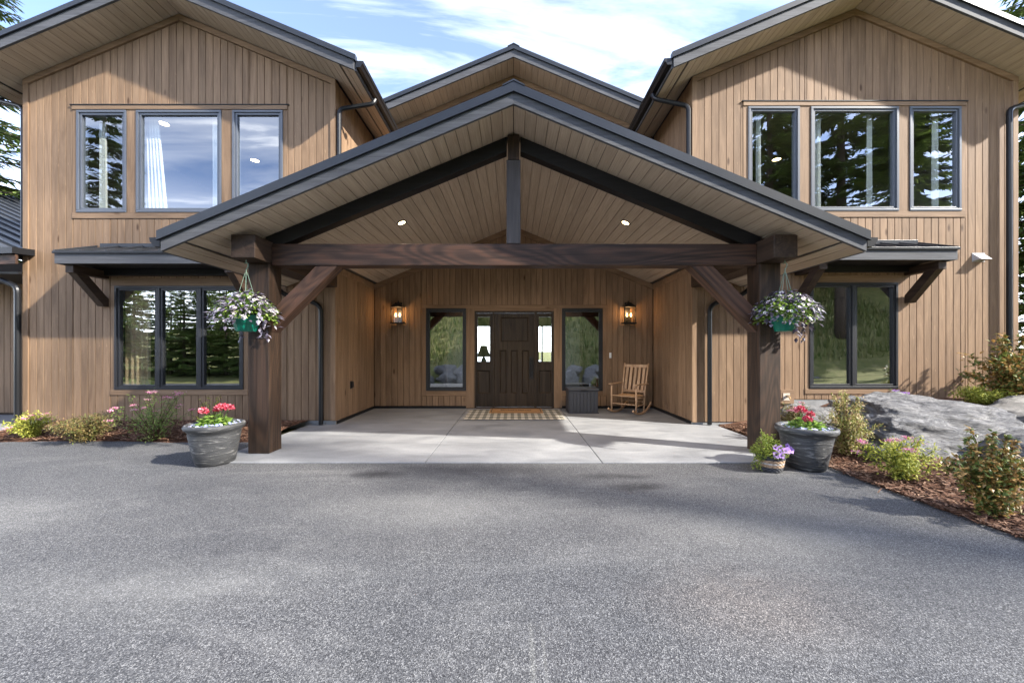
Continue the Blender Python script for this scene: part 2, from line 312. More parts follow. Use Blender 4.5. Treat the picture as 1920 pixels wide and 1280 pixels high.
def rockmat(name, stops, tilt):
    m, t, p, o = newmat(name); p.inputs['Roughness'].default_value = .78; p.inputs['Specular IOR Level'].default_value = .35
    tc = N(t, 'ShaderNodeTexCoord'); oi = N(t, 'ShaderNodeObjectInfo'); ad = N(t, 'ShaderNodeVectorMath', operation='ADD'); t.links.new(tc.outputs['Object'], ad.inputs[0])
    cb = N(t, 'ShaderNodeCombineXYZ'); mu = N(t, 'ShaderNodeMath', operation='MULTIPLY'); mu.inputs[1].default_value = 31; t.links.new(oi.outputs['Random'], mu.inputs[0])
    t.links.new(mu.outputs[0], cb.inputs[0]); t.links.new(cb.outputs[0], ad.inputs[1])
    mp = t.nodes.new('ShaderNodeMapping'); mp.inputs['Rotation'].default_value = tilt; mp.inputs['Scale'].default_value = (4.5, 4.5, 24); t.links.new(ad.outputs[0], mp.inputs[0])
    n = N(t, 'ShaderNodeTexNoise', Scale=1, Detail=12, Roughness=.74, Distortion=.9); t.links.new(mp.outputs[0], n.inputs[0])
    r = ramp(t, n.outputs[0], stops); n2 = N(t, 'ShaderNodeTexNoise', Scale=1.3, Detail=5); t.links.new(ad.outputs[0], n2.inputs[0])
    r2 = ramp(t, n2.outputs[0], [(.3, (.82, .82, .84)), (.7, (1.14, 1.12, 1.08))]); c = mul(t, r.outputs[0], r2.outputs[0])
    t.links.new(c.outputs[0], p.inputs['Base Color']); 
    n5 = N(t, 'ShaderNodeTexNoise', Scale=5.5, Detail=9, Roughness=.8); t.links.new(mp.outputs[0], n5.inputs[0]); ad5 = N(t, 'ShaderNodeMath', operation='MULTIPLY_ADD'); ad5.inputs[1].default_value = .35
    t.links.new(n5.outputs[0], ad5.inputs[0]); t.links.new(n.outputs[0], ad5.inputs[2]); bump(t, p, ad5.outputs[0], 1.0, .09); return m
M_rock = rockmat('grey_schist', [(.32, (.022, .023, .026)), (.42, (.11, .111, .115)), (.54, (.23, .228, .227)), (.70, (.46, .45, .435))], (.35, -.3, .2))
M_rock2 = rockmat('tan_boulder', [(.28, (.09, .083, .075)), (.5, (.24, .228, .208)), (.75, (.42, .40, .37))], (.2, .4, 0))
M_bark = noisy('conifer_bark', [(.3, (.03, .022, .016)), (.7, (.11, .08, .06))], 9, stretch=(1, 1, .2), bmp=1)
M_needle = leafmat('fir_needles', [(.035, .062, .022), (.07, .115, .034), (.12, .17, .05)], .55, .2)
M_needle2 = leafmat('young_fir_needles', [(.045, .08, .018), (.09, .14, .03), (.15, .20, .045)], .55, .25)

# ------------------------------------------------------------------ the setting
def sm(a, b, x):
    t = max(0, min(1, (x-a)/(b-a))); return t*t*(3-2*t)
def drive_z(y): return -.085*max(0, min(9, 2-y))
def terrain(x, y):
    z = drive_z(y)-.07
    hill = max(0, -7.6-y)*.62; hill = hill if hill < 13 else 13+(hill-13)*.1
    z += hill*sm(-15, -7, x)+max(0, -12-y)*.05
    z += .5*sm(4.5, 7, x)*sm(3, 6.5, y)*(1-sm(14, 20, y)) + .10*max(0, min(25, x-10))
    z -= 9*sm(17, 34, y); z += .12*noise.noise(Vector((x*.3, y*.3, 0)))*sm(9, 16, abs(x)+max(0, -y-4))
    return z
def sheet(name, xs, ys, zf, mat, **kw):
    mb = MB(); nx = len(xs); mb.v = [(x, y, zf(x, y)) for y in ys for x in xs]
    mb.f = [(j*nx+i, j*nx+i+1, (j+1)*nx+i+1, (j+1)*nx+i) for j in range(len(ys)-1) for i in range(nx-1)]
    return mb.build(name, mat, smooth=True, fix=False, **kw)
def lin(a, b, n): return [a+(b-a)*i/n for i in range(n+1)]
sheet('ground', [-1500, -500, -200, -100]+lin(-60, 60, 80)+[100, 200, 500, 1500], [-1500, -400, -150, -80]+lin(-50, 40, 75)+[80, 150, 400, 2500], terrain, M_grass, kind='structure')
sheet('lake', [-1500, 1500], [30, 2500], lambda x, y: -7.6, M_lake, kind='structure')
sheet('driveway', lin(-32, 3.7, 60), lin(-11, 5.78, 50), lambda x, y: drive_z(y), M_asph, kind='structure')
slab = empty('porch_slab', (0, 6.5, 0)); slab['kind'] = 'structure'
def slabz(y): return .012+.002*(y-4.64)
for x0, x1 in ((-3.72, -1.07), (-1.07, 1.07), (1.07, 3.66)):
    for y0, y1 in ((4.64, 8.99),):
        mb = MB(); g = .004
        mb.add([(x0+g, y0, -.1), (x1-g, y0, -.1), (x1-g, y1, -.1), (x0+g, y1, -.1), (x0+g, y0, slabz(y0)), (x1-g, y0, slabz(y0)), (x1-g, y1, slabz(y1)), (x0+g, y1, slabz(y1))],
               [(0,3,2,1),(4,5,6,7),(0,1,5,4),(1,2,6,5),(2,3,7,6),(3,0,4,7)])
        mb.build('slab_panel', M_conc, slab, bevel=.006)
sheet('walkway', lin(-16, -8.15, 4), lin(6.12, 9, 3), lambda x, y: .02, M_conc, kind='structure')

def bedz_l(x, y): return .035+.06*sm(5.75, 6.3, y)+.03*noise.noise(Vector((x*2.3, y*2.3, 3)))
EDGE_R = lambda y: 3.70+.05*math.sin(y*1.3)
def bedz_r(x, y):
    d = x-EDGE_R(y)
    return .02+.12*sm(0, 1.0, d)+.36*sm(.9, 2.6, d)*sm(4.6, 6.4, y)+.03*noise.noise(Vector((x*2.3, y*2.3, 9)))*sm(0, .3, d)
mb = MB(); xs = lin(-8.2, -3.72, 60); ys = lin(0, 1, 16); nx = len(xs)
for tt in ys:
    for x in xs:
        y0 = 5.70+.05*math.sin(x*1.7)+.03*noise.noise(Vector((x*5, 0, 0))); y = y0+(7.0-y0)*tt
        mb.v.append((x, y, bedz_l(x, y) if tt > 0 else -.02))
mb.f = [(j*nx+i, j*nx+i+1, (j+1)*nx+i+1, (j+1)*nx+i) for j in range(len(ys)-1) for i in range(nx-1)]
mb.build('mulch_bed_left', M_mulch, smooth=True, fix=False, kind='structure')
mb = MB(); ys = lin(1.2, 7.0, 60); ts = lin(0, 1, 50); nx = len(ts)
for y in ys:
    for tt in ts:
        x0 = EDGE_R(y)+.025*noise.noise(Vector((0, y*5, 0))); x = x0+(11-x0)*tt**1.4
        mb.v.append((x, y, bedz_r(x, y) if tt > 0 else -.02))
mb.f = [(j*nx+i, j*nx+i+1, (j+1)*nx+i+1, (j+1)*nx+i) for j in range(len(ys)-1) for i in range(nx-1)]
mb.build('mulch_bed_right', M_mulch, smooth=True, fix=False, kind='structure')
M_chip = leafmat('bark_chips', [(.05, .022, .012), (.12, .055, .03), (.19, .10, .06), (.28, .17, .11)], .85, 0)
def chips(n, samp, zf):
    mb = MB()
    for _ in range(n):
        x, y = samp(); z = zf(x, y)+random.uniform(.002, .014); a = random.uniform(0, 6.3); L = random.uniform(.012, .04); W = random.uniform(.003, .008); ti = random.uniform(-.4, .4)
        dx, dy = math.cos(a)*L, math.sin(a)*L; px, py = -math.sin(a)*W, math.cos(a)*W; dz = L*ti
        mb.add([(x-dx-px, y-dy-py, z-dz), (x+dx-px, y+dy-py, z+dz), (x+dx+px, y+dy+py, z+dz+.003), (x-dx+px, y-dy+py, z-dz+.003)], [(0, 1, 2, 3)])
    return mb
def sl():
    x = random.uniform(-8.1, -3.75); return x, 5.72+.05*math.sin(x*1.7)+1.2*random.random()**1.1
def sr():
    y = random.uniform(1.6, 6.9); return EDGE_R(y)-.02-(.14*random.random()**3 if random.random() < .03 else 0)+(3.6*random.random()**1.6 if random.random() > .02 else 0), y
chips(9000, sl, bedz_l).build('bark_mulch_chips', M_chip, fix=False, kind='stuff', label='reddish bark mulch chips along the left wing wall', cat='mulch')
chips(16000, sr, bedz_r).build('bark_mulch_chips', M_chip, fix=False, kind='stuff', label='reddish bark mulch chips around the right boulders', cat='mulch')

# ------------------------------------------------------------------ house
YW = 6.98; YB = 8.9; SL = .4167
house = empty('timber_house', (0, YW, 0), label='two-storey brown cedar-clad house with twin gabled wings and a dark timber entry canopy', cat='house')
fr = lambda Y: (lambda u, z, d: (u, Y+d, z))
sideL = lambda X, sg: (lambda u, z, d: (X-sg*d, u, z))
def board(name, poly, fn, mat, parent, into=None, th=.018, ch=.004, gap=.0035):
    """a chamfered board on a plane: poly in (u, z), d runs into the wall"""
    us = [p[0] for p in poly]; zs = [p[1] for p in poly]; uc = (min(us)+max(us))/2; zc = sum(zs)/len(zs)
    def ins(k): return [(u+math.copysign(min(k, abs(uc-u)), uc-u), z+math.copysign(min(k, abs(zc-z)), zc-z)) for u, z in poly]
    a = ins(gap); b = ins(gap+ch); n = len(poly)
    vs = [fn(u, z, th) for u, z in a]+[fn(u, z, ch) for u, z in a]+[fn(u, z, 0) for u, z in b]
    fs = [tuple(range(2*n, 3*n))]
    for r in (0, 1): fs += [(r*n+i, r*n+(i+1) % n, (r+1)*n+(i+1) % n, (r+1)*n+i) for i in range(n)]
    if into is not None: return into.add(vs, fs)
    m = MB(); m.add(vs, fs); o = fn(uc, min(zs), th)
    return m.build(name, mat, parent, origin=o)
def siding(parent, fn, u0, u1, zb, zt, openings, width, mat, peak=None, name='siding_board', joined=False):
    """upright boards between u0 and u1; zb, zt functions of u; openings (ua, ub, za, zb)"""
    n = max(1, round((u1-u0)/width)); wd = (u1-u0)/n; J = MB() if joined else None
    for i in range(n):
        a, b = u0+i*wd, u0+(i+1)*wd
        cuts = sorted({a, b}|{e for op in openings for e in op[:2] if a+.012 < e < b-.012})
        for ca, cb in zip(cuts, cuts[1:]):
            mid = (ca+cb)/2; lo = zb(mid); segs = [(lo, None)]
            for (oa, ob, za, zb_) in sorted(openings, key=lambda q: q[2]):
                if oa < mid < ob:
                    s0, s1 = segs.pop()
                    if za-s0 > .02: segs.append((s0, za))
                    segs.append((zb_, None))
            for s0, s1 in segs:
                if s1 is None:
                    top = [(cb, zt(cb)), (ca, zt(ca))]
                    if peak is not None and ca+.005 < peak < cb-.005: top.insert(1, (peak, zt(peak)))
                    if min(p[1] for p in top)-s0 < .02: continue
                    board(name, [(ca, s0), (cb, s0)]+top, fn, mat, parent, J)
                else: board(name, [(ca, s0), (cb, s0), (cb, s1), (ca, s1)], fn, mat, parent, J)
    if joined: J.build('siding_boards', mat, parent, origin=fn((u0+u1)/2, zb((u0+u1)/2), 0), kind='stuff')
def slabwall(parent, name, fn, u0, u1, zb, zt, openings, mat, peak=None, d0=.019, d1=.16):
    m = MB(); cuts = sorted({u0, u1}|{e for op in openings for e in op[:2]}|({peak} if peak is not None else set()))
    for a, b in zip(cuts, cuts[1:]):
        mid = (a+b)/2; segs = [(zb, None)]
        for (oa, ob, za, zb_) in sorted(openings, key=lambda q: q[2]):
            if oa < mid < ob:
                s0, s1 = segs.pop()
                if za-s0 > .01: segs.append((s0, za))
                segs.append((zb_, None))
        for s0, s1 in segs:
            m.prism([(a, s0), (b, s0), (b, zt(b) if s1 is None else s1), (a, zt(a) if s1 is None else s1)], fn, d0, d1)
    return m.build(name, mat, parent)
def window(fn, u0, u1, z0, z1, lites=1, fw=.042, sw=.04, mat=None, glass=None):
    """frame (part) with one sash and one pane for each lite"""
    mat = mat or M_frame; m = MB()
    for (a, b, c, d) in ((u0, u1, z1-fw, z1), (u0, u1, z0, z0+fw), (u0, u0+fw, z0+fw, z1-fw), (u1-fw, u1, z0+fw, z1-fw)):
        m.prism([(a, c), (b, c), (b, d), (a, d)], fn, -.022, .14)
    lw = (u1-u0-2*fw)/lites
    for i in range(1, lites):
        x = u0+fw+i*lw; m.prism([(x-.03, z0+fw), (x+.03, z0+fw), (x+.03, z1-fw), (x-.03, z1-fw)], fn, -.018, .14)
    f = m.build('window', mat, house, bevel=.004)
    for i in range(lites):
        a = u0+fw+i*lw+(.03 if i else 0); b = u0+fw+(i+1)*lw-(.03 if i < lites-1 else 0); c, d = z0+fw, z1-fw
        s = MB()
        for (p, q, r_, t_) in ((a, b, d-sw, d), (a, b, c, c+sw), (a, a+sw, c+sw, d-sw), (b-sw, b, c+sw, d-sw)):
            s.prism([(p, r_), (q, r_), (q, t_), (p, t_)], fn, -.004, .09)
        s.build('sash', mat, f, bevel=.003)
        g = MB(); g.prism([(a+sw-.005, c+sw-.005), (b-sw+.005, c+sw-.005), (b-sw+.005, d-sw+.005), (a+sw-.005, d-sw+.005)], fn, .03, .036)
        mm = fn((a+b)/2, (c+d)/2, .03); g.f = g.f[:1]; g.build('pane', glass or M_glass, f, origin=mm)
    return f
def trim(parent, fn, a, b, c, d, mat, name='trim_board', d0=-.006, d1=.02):
    m = MB(); m.prism([(a, c), (b, c), (b, d), (a, d)], fn, d0, d1); return m.build(name, mat, parent, origin=fn((a+b)/2, c, 0), bevel=.003)

# --- wings
def wing(x0, x1, zpk, zbot, up, upz, low, lowz, lites, inner, hdr_low):
    """inner: x of the wall beside the porch"""
    pk = (x0+x1)/2; fn = fr(YW); top = lambda u: zpk-SL*abs(u-pk)
    us = [PX(u, YW) for u in up]; uz0, uz1 = PZ(upz[1], YW), PZ(upz[0], YW)
    ls = [PX(u, YW) for u in low]; lz0, lz1 = PZ(lowz[1], YW), PZ(lowz[0], YW)
    gU = (us[0]-.085, us[-1]+.085, uz0-.11, uz1+.10); gL = (ls[0]-.08, ls[1]+.08, lz0-.10, lz1+.135)
    holesU = [(us[i], us[i+1], uz0, uz1) for i in range(0, len(us), 2)]; holeL = (ls[0], ls[1], lz0, lz1)
    wl = slabwall(house, 'wing_wall', fn, x0+.02, x1-.02, -.1, lambda u: top(u)+.05, holesU+[holeL], M_backing, peak=pk)
    cb = .095
    siding(wl, fn, x0+cb, x1-cb, zbot, lambda u: top(u)-.115, [gU, gL], .1345, M_sidZ, peak=pk)
    for a, b in ((x0, x0+cb), (x1-cb, x1)):
        zb = zbot((a+b)/2); m = MB(); m.prism([(a, zb), (b, zb), (b, top(b)-.01), (a, top(a)-.01)], fn, -.02, .02); m.build('corner_board', M_trimZ, wl, origin=(a, YW, zb), bevel=.003)
    for sgn in (-1, 1):     # frieze boards under the rake soffit
        e = x0+.002 if sgn < 0 else x1-.002; m = MB(); m.prism([(pk, zpk-.11), (pk, zpk-.004), (e, top(e)-.004), (e, top(e)-.11)], fn, -.026, .02)
        m.build('frieze_board', M_trimX, wl, origin=(pk, YW, zpk), bevel=.003)
    # trim round the upper window group
    trim(wl, fn, gU[0], gU[1], uz1+.012, gU[3]-.012, M_trimX, d0=-.02); trim(wl, fn, gU[0], gU[1], gU[2], uz0, M_trimX, d0=-.012)
    trim(wl, fn, gU[0]-.03, gU[1]+.03, gU[3]-.012, gU[3]+.004, M_gutter, 'drip_flashing', -.03, .02)
    xs = [gU[0]]+us+[gU[1]]
    for i in range(0, len(xs), 2): trim(wl, fn, xs[i], xs[i+1], uz0, uz1+.012, M_trimZ)
    trim(wl, fn, gL[0], gL[1], lz1, gL[3], M_trimX); trim(wl, fn, gL[0], gL[1], gL[2], lz0, M_trimX, d0=-.012)
    trim(wl, fn, gL[0], ls[0], lz0, lz1, M_trimZ); trim(wl, fn, ls[1], gL[1], lz0, lz1, M_trimZ)
    for i in range(0, len(us), 2): window(fn, us[i], us[i+1], uz0, uz1, 1, mat=M_frame_up)
    window(fn, ls[0], ls[1], lz0, lz1, lites, glass=M_glass_low)
    return pk, top
# foundation strip below the siding is real concrete
zbotL = lambda u: .09
zbotR = lambda u: .06 if u < 4.92 else .47
LX0, LX1, LZ = -8.90, -3.23, 7.455
RX0, RX1, RZ = 3.238, 9.152, 7.55
pkL, topL = wing(LX0, LX1, LZ, zbotL, (145, 238, 256.5, 416, 436.5, 531), (207.5, 398.5), (216, 457), (536, 730), 3, LX1, 0)
pkR, topR = wing(RX0, RX1, RZ, zbotR, (1402, 1498.5, 1519.5, 1684, 1704.5, 1801), (200.5, 396), (1517, 1682.5), (530, 728), 2, RX0, 0)
MB().box(LX0+.01, LX1-.01, YW+.012, YW+.2, -.3, .085).build('foundation', M_found, house)
MB().box(RX0+.01, 4.92, YW+.012, YW+.2, -.3, .055).box(4.9, RX1-.01, YW+.008, YW+.2, -.3, .465).build('foundation', M_found, house)
# side and rear walls of the wings
def sidewall(X, sg, y0, y1, zb, zt, boards=True, name='side_wall', width=.1345, extra=None):
    fn = sideL(X, sg)
    wl = slabwall(house, name, fn, y0, y1, zb-.1, lambda u: zt, [], M_backing)
    if boards: siding(wl, fn, y0, y1, lambda u: zb, extra or (lambda u: zt), [], width, M_sidZ)
    return wl
# porch recess: X = -3.23 faces +x, X = 3.238 faces -x
for X, sg, tp in ((LX1, 1, topL(LX1)), (RX0, -1, topR(RX0))):
    wl = slabwall(house, 'porch_side_wall', sideL(X, sg), YW+.17, 14, -.1, lambda u: tp, [], M_backing)
    siding(wl, sideL(X, sg), YW+.02, YB, lambda u: .075, lambda u: 2.82, [], .1345, M_sidZ)
    siding(wl, sideL(X, sg), YW+.02, 8.85, lambda u: 2.86, lambda u: tp-.02, [], .1345, M_sidZ, joined=True)
    m = MB(); m.prism([(YW+.0, 2.78), (YB, 2.78), (YB, 2.90), (YW, 2.90)], sideL(X, sg), -.012, .004); m.build('frieze_board', M_trimX, wl, origin=(X, YW, 2.8))
    MB().box(X-.02 if sg > 0 else X-.004, X+.004 if sg > 0 else X+.02, YW+.05, YB, -.05, .07).build('base_flashing', M_gutter, wl)
for X, sg, tp in ((LX0, -1, topL(LX0)), (RX1, 1, topR(RX1))):
    slabwall(house, 'outer_side_wall', sideL(X, sg), YW+.17, 14, -.3, lambda u: tp, [], M_sidZ, d0=0)
for x0, x1, pk, tp in ((LX0, LX1, pkL, topL), (RX0, RX1, pkR, topR)):
    slabwall(house, 'rear_wall', fr(14), x0, x1, -.3, lambda u: tp(u), [], M_sidZ, peak=pk, d0=-.1, d1=.1)

# --- roofs
def gable_roof(name, pk, zpk, xl, xr, y0, y1, fas_h=.165, met=.085, over=.56, bw=.138, wall_y=None, vent=True, seams=True, ridge=True):
    """zpk soffit peak; soffit boards only for the overhang y0..wall_y"""
    s = lambda x: zpk-SL*abs(x-pk)
    th = fas_h+met; m = MB()
    fnY = lambda a, b, d: (a, d, b)
    m.prism([(xl, s(xl)+.02), (pk, zpk+.02), (xr, s(xr)+.02), (xr, s(xr)+th-.012), (pk, zpk+th-.012), (xl, s(xl)+th-.012)], fnY, y0+.03, y1)
    m.f = m.f[2:]; n = 6
    # split end caps into two quads each so that they stay planar and convex
    m.f += [(0, 1, 4, 5), (1, 2, 3, 4), (6, 11, 10, 7), (7, 10, 9, 8)]
    rf = m.build(name, M_metal, house)
    for sg in (-1, 1):
        e = xl if sg < 0 else xr
        q = MB(); q.prism([(pk, zpk), (e, s(e)), (e, s(e)+fas_h), (pk, zpk+fas_h)], fnY, y0, y0+.035); q.build('fascia_board', M_fasX, rf, origin=((pk+e)/2, y0, zpk), bevel=.003)
        e2 = e+sg*.03
        q = MB(); q.prism([(pk, zpk+fas_h), (e2, s(e2)+fas_h), (e2, s(e2)+th+.005), (pk, zpk+th+.005)], fnY, y0-.022, y0+.06); q.build('edge_trim', M_trimmetal, rf)
        q = MB(); q.prism([(pk, zpk+fas_h-.008), (e2, s(e2)+fas_h-.008), (e2, s(e2)+fas_h+.006), (pk, zpk+fas_h+.006)], fnY, y0-.032, y0-.002); q.build('drip_lip', M_trimmetal, rf)
        # eave side fascia
        q = MB(); q.box(*(sorted((e-sg*.004, e+sg*.026))), y0+.036, y1, s(e)-.002, s(e)+fas_h); q.build('eave_fascia', M_fasY, rf, origin=(e, y0, s(e)))
        if seams:
            k = y0+.45
            q = MB()
            while k < y1-.1:
                q.prism([(pk, zpk+th-.014), (e2, s(e2)+th-.014), (e2, s(e2)+th+.026), (pk, zpk+th+.026)], fnY, k-.012, k+.012); k += .42
            q.build('standing_seams', M_metal, rf, kind='stuff')
    if ridge:
        q = MB(); a = .13
        q.prism([(pk-a, s(pk-a)+th+.004), (pk, zpk+th+.012), (pk+a, s(pk+a)+th+.004), (pk+a, s(pk+a)+th+.02), (pk, zpk+th+.034), (pk-a, s(pk-a)+th+.02)], fnY, y0-.03, y1)
        q.f = q.f[2:]+[(0, 1, 4, 5), (1, 2, 3, 4), (6, 11, 10, 7), (7, 10, 9, 8)]; q.build('ridge_cap', M_trimmetal, rf)
    return rf, s
def soffit(rf, pk, zpk, xe, y0, y1, bw, vent=None, yend=None):
    """boards along y from the peak out to the eave xe; yend(x) may give each board its own far end"""
    sg = 1 if xe > pk else -1; L = abs(xe-pk); n = round(L/bw); wd = L/n; cl = math.cos(math.atan(SL))
    for i in range(n):
        a, b = i*wd, (i+1)*wd
        if vent is not None and i == n-vent: a += .035
        ye = yend(pk+sg*(a+b)/2) if yend else y1
        fn = lambda u, y, d: (pk+sg*(u+d*.385), y, zpk-SL*u+d*.923)
        board('soffit_board', [(a, y0), (b, y0), (b, ye), (a, ye)], fn, M_sof, rf, th=.016, ch=.0035, gap=.0025)
    return
OVL = PX(663, 6.42)
for pk, zpk, x0, x1 in ((pkL, LZ+.012, LX0-.56, LX1+.56), (pkR, RZ+.012, RX0-.56, RX1+.56)):
    rf, s = gable_roof('wing_roof', pk, zpk, x0, x1, 6.42, 14.4)
    for e in (x0, x1):
        inner = (e == x1 and pk < 0) or (e == x0 and pk > 0)
        wx = (x1-.56 if e == x1 else x0+.56)
        soffit(rf, pk, zpk, e, 6.456, YW+.015, .138, vent=2, yend=(lambda x, wx=wx, pk=pk: YW+.015 if abs(x-pk) < abs(wx-pk) else (11.5 if inner else 9)))
# centre gable behind the canopy
CZ = 7.71
fnB = fr(YB); ctop = lambda u: CZ-SL*abs(u)
gw = slabwall(house, 'gable_wall', fnB, -3.2, 3.2, 4.3, lambda u: ctop(u)+.03, [], M_backing, peak=0)
siding(gw, fnB, -3.2, 3.2, lambda u: 4.4, lambda u: ctop(u)-.12, [], .134, M_sidZ, peak=0, joined=True)
for sg in (-1, 1):
    m = MB(); m.prism([(0, CZ-.12), (0, CZ), (sg*3.2, ctop(3.2)), (sg*3.2, ctop(3.2)-.12)], fnB, -.03, .02); m.build('frieze_board', M_trimX, gw, origin=(0, YB, CZ), bevel=.003)
rf, s = gable_roof('centre_roof', 0, CZ+.01, -3.25, 3.25, 8.32, 14.4, seams=False)
for e in (-3.25, 3.25): soffit(rf, 0, CZ+.01, e, 8.356, YB+.01, .138)

# --- porch rear wall with door and two windows
PZB = lambda v: PZ(v, YB); PXB = lambda u: PX(u, YB)
W1 = (PXB(799), PXB(874), PZB(732), PZB(578)); W2 = (PXB(1053.6), PXB(1130), PZB(732), PZB(578)); DR = (PXB(889.7), PXB(1038.7), .03, PZB(582.8))
zt_ = PZB(571.5); g1 = (W1[0]-.1, (W1[1]+DR[0])/2, W1[2]-.12, zt_); gd = ((W1[1]+DR[0])/2, (W2[0]+DR[1])/2, .0, zt_); g2 = ((W2[0]+DR[1])/2, W2[1]+.09, W2[2]-.12, zt_)
CP = 4.235; ctz = lambda u: CP-SL*abs(u)
pw = slabwall(house, 'porch_rear_wall', fnB, -3.24, 3.24, -.1, lambda u: ctz(u)+.06, [W1, W2, DR], M_backing, peak=0)
siding(pw, fnB, -3.225, 3.225, lambda u: .075, lambda u: ctz(u)-.12, [g1, gd, g2], .134, M_sidZ, peak=0)
MB().box(-3.22, DR[0]-.01, YB+.004, YB+.03, -.05, .07).box(DR[1]+.01, 3.22, YB+.004, YB+.03, -.05, .07).build('base_flashing', M_gutter, pw)
for sg in (-1, 1):
    m = MB(); m.prism([(0, CP-.12), (0, CP-.004), (sg*3.22, ctz(3.22)-.004), (sg*3.22, ctz(3.22)-.12)], fnB, -.03, .02); m.build('frieze_board', M_trimX, pw, origin=(0, YB, CP), bevel=.003)
trim(pw, fnB, g1[0], g2[1], W1[3], zt_, M_trimX)
for a, b, lo in ((g1[0], W1[0], W1[2]-.12), (W1[1], DR[0], .03), (DR[1], W2[0], .03), (W2[1], g2[1], W2[2]-.12)): trim(pw, fnB, a, b, lo, W1[3], M_trimZ)
trim(pw, fnB, W1[0], W1[1], W1[2]-.12, W1[2], M_trimX); trim(pw, fnB, W2[0], W2[1], W2[2]-.12, W2[2], M_trimX); trim(pw, fnB, DR[0], DR[1], DR[3], W1[3], M_trimX)
window(fnB, *W1[:2], *W1[2:], glass=M_glass_low); window(fnB, *W2[:2], *W2[2:], glass=M_glass_low)
# entry door with sidelights
DX = lambda zx: PXB(780+zx/4.174); DZ = lambda zy: PZB(560+zy/4.174)
def pbox(m, a, b, c, d, d0, d1): m.prism([(a, c), (b, c), (b, d), (a, d)], fnB, d0, d1)
dx0, dx1 = DX(611), DX(930); m = MB(); zt2 = DR[3]
m = MB()
for a, b in ((DR[0], DR[0]+.035), (DR[1]-.035, DR[1]), (DX(598), DX(614)), (DX(926), DX(946))): pbox(m, a, b, .03, zt2, -.012, .13)
pbox(m, DR[0]+.035, DR[1]-.035, zt2-.05, zt2, -.010, .13); pbox(m, DR[0]+.035, DR[1]-.035, .01, .05, -.03, .13)
m.build('door_frame', M_doorw, house, bevel=.004)
def leaf(name, a, b, holes, glassholes, mat=M_doorw, dd=.02):
    """door leaf as stiles and rails around its panels"""
    m = MB(); zs = sorted({.055, zt2-.055}|{h[2] for h in holes+glassholes}|{h[3] for h in holes+glassholes})
    for z0, z1 in zip(zs, zs[1:]):
        cuts = sorted([h for h in holes+glassholes if h[2] <= z0+1e-4 and h[3] >= z1-1e-4], key=lambda h: h[0]); x = a
        for h in cuts: pbox(m, x, h[0], z0, z1, dd, dd+.05); x = h[1]
        pbox(m, x, b, z0, z1, dd, dd+.05)
    d = m.build(name, mat, house, origin=fnB((a+b)/2, .05, dd))
    for h in holes:
        q = MB(); e = .022; pts = [(h[0], h[2]), (h[1], h[2]), (h[1], h[3]), (h[0], h[3])]; ip = [(h[0]+e, h[2]+e), (h[1]-e, h[2]+e), (h[1]-e, h[3]-e), (h[0]+e, h[3]-e)]
        q.add([fnB(u, z, dd+.004) for u, z in pts]+[fnB(u, z, dd+.028) for u, z in ip], [(i, (i+1) % 4, 4+(i+1) % 4, 4+i) for i in range(4)]+[(4, 5, 6, 7)])
        q.build('panel', M_doorw, d, origin=fnB(h[0], h[2], dd))
    for h in glassholes:
        q = MB(); q.prism([(h[0], h[2]), (h[1], h[2]), (h[1], h[3]), (h[0], h[3])], fnB, dd+.02, dd+.026); q.f = q.f[:1]; q.build('pane', M_glass_door, d, origin=fnB(h[0], h[2], dd))
    return d
door = leaf('front_door', dx0, dx1, [(DX(662), DX(880), DZ(336), DZ(145)), (DX(655), DX(708), DZ(740), DZ(402)), (DX(742), DX(795), DZ(740), DZ(402)), (DX(829), DX(882), DZ(740), DZ(402))], [])
m = MB(); pbox(m, DX(888), DX(918), DZ(626), DZ(455), .004, .021); hx = DX(903)
m.tube([fnB(hx, DZ(475), .005), fnB(hx, DZ(480), -.05), fnB(hx, DZ(600), -.05), fnB(hx, DZ(606), .005)], .011)
m.build('handle', M_iron, door)
for a, b, ga, gb in ((DX(463), DX(602), DX(481), DX(577)), (DX(942), DX(1076), DX(962), DX(1059))):
    leaf('sidelight', a, b, [(ga, gb, DZ(740), DZ(560))], [(ga, gb, DZ(491), DZ(142))])

# --- entry canopy
CY0 = 4.48; CE = 4.12
rf, s = gable_roof('canopy_roof', 0, CP, -CE, CE, CY0, YB+.15, fas_h=.142, met=.10, seams=False)
for e in (-CE, CE): soffit(rf, 0, CP, e, CY0+.036, YW, .1375, vent=2, yend=lambda x: YB-.005 if abs(x) < 3.2 else YW-.005)
for sx in (-1, 1):   # roof seams seen at the far ends
    q = MB()
    for k in lin(4.9, 8.6, 9): q.prism([(0, CP+.235), (sx*CE, s(CE)+.235), (sx*CE, s(CE)+.27), (0, CP+.27)], lambda a, b, d: (a, d, b), k-.012, k+.012)
    q.build('standing_seams', M_metal, rf, kind='stuff')
def box_part(name, x0, x1, y0, y1, z0, z1, mat, parent=None, bev=.008, **kw):
    return MB().box(x0, x1, y0, y1, z0, z1).build(name, mat, parent or house, origin=((x0+x1)/2, y0, z0), bevel=bev, **kw)
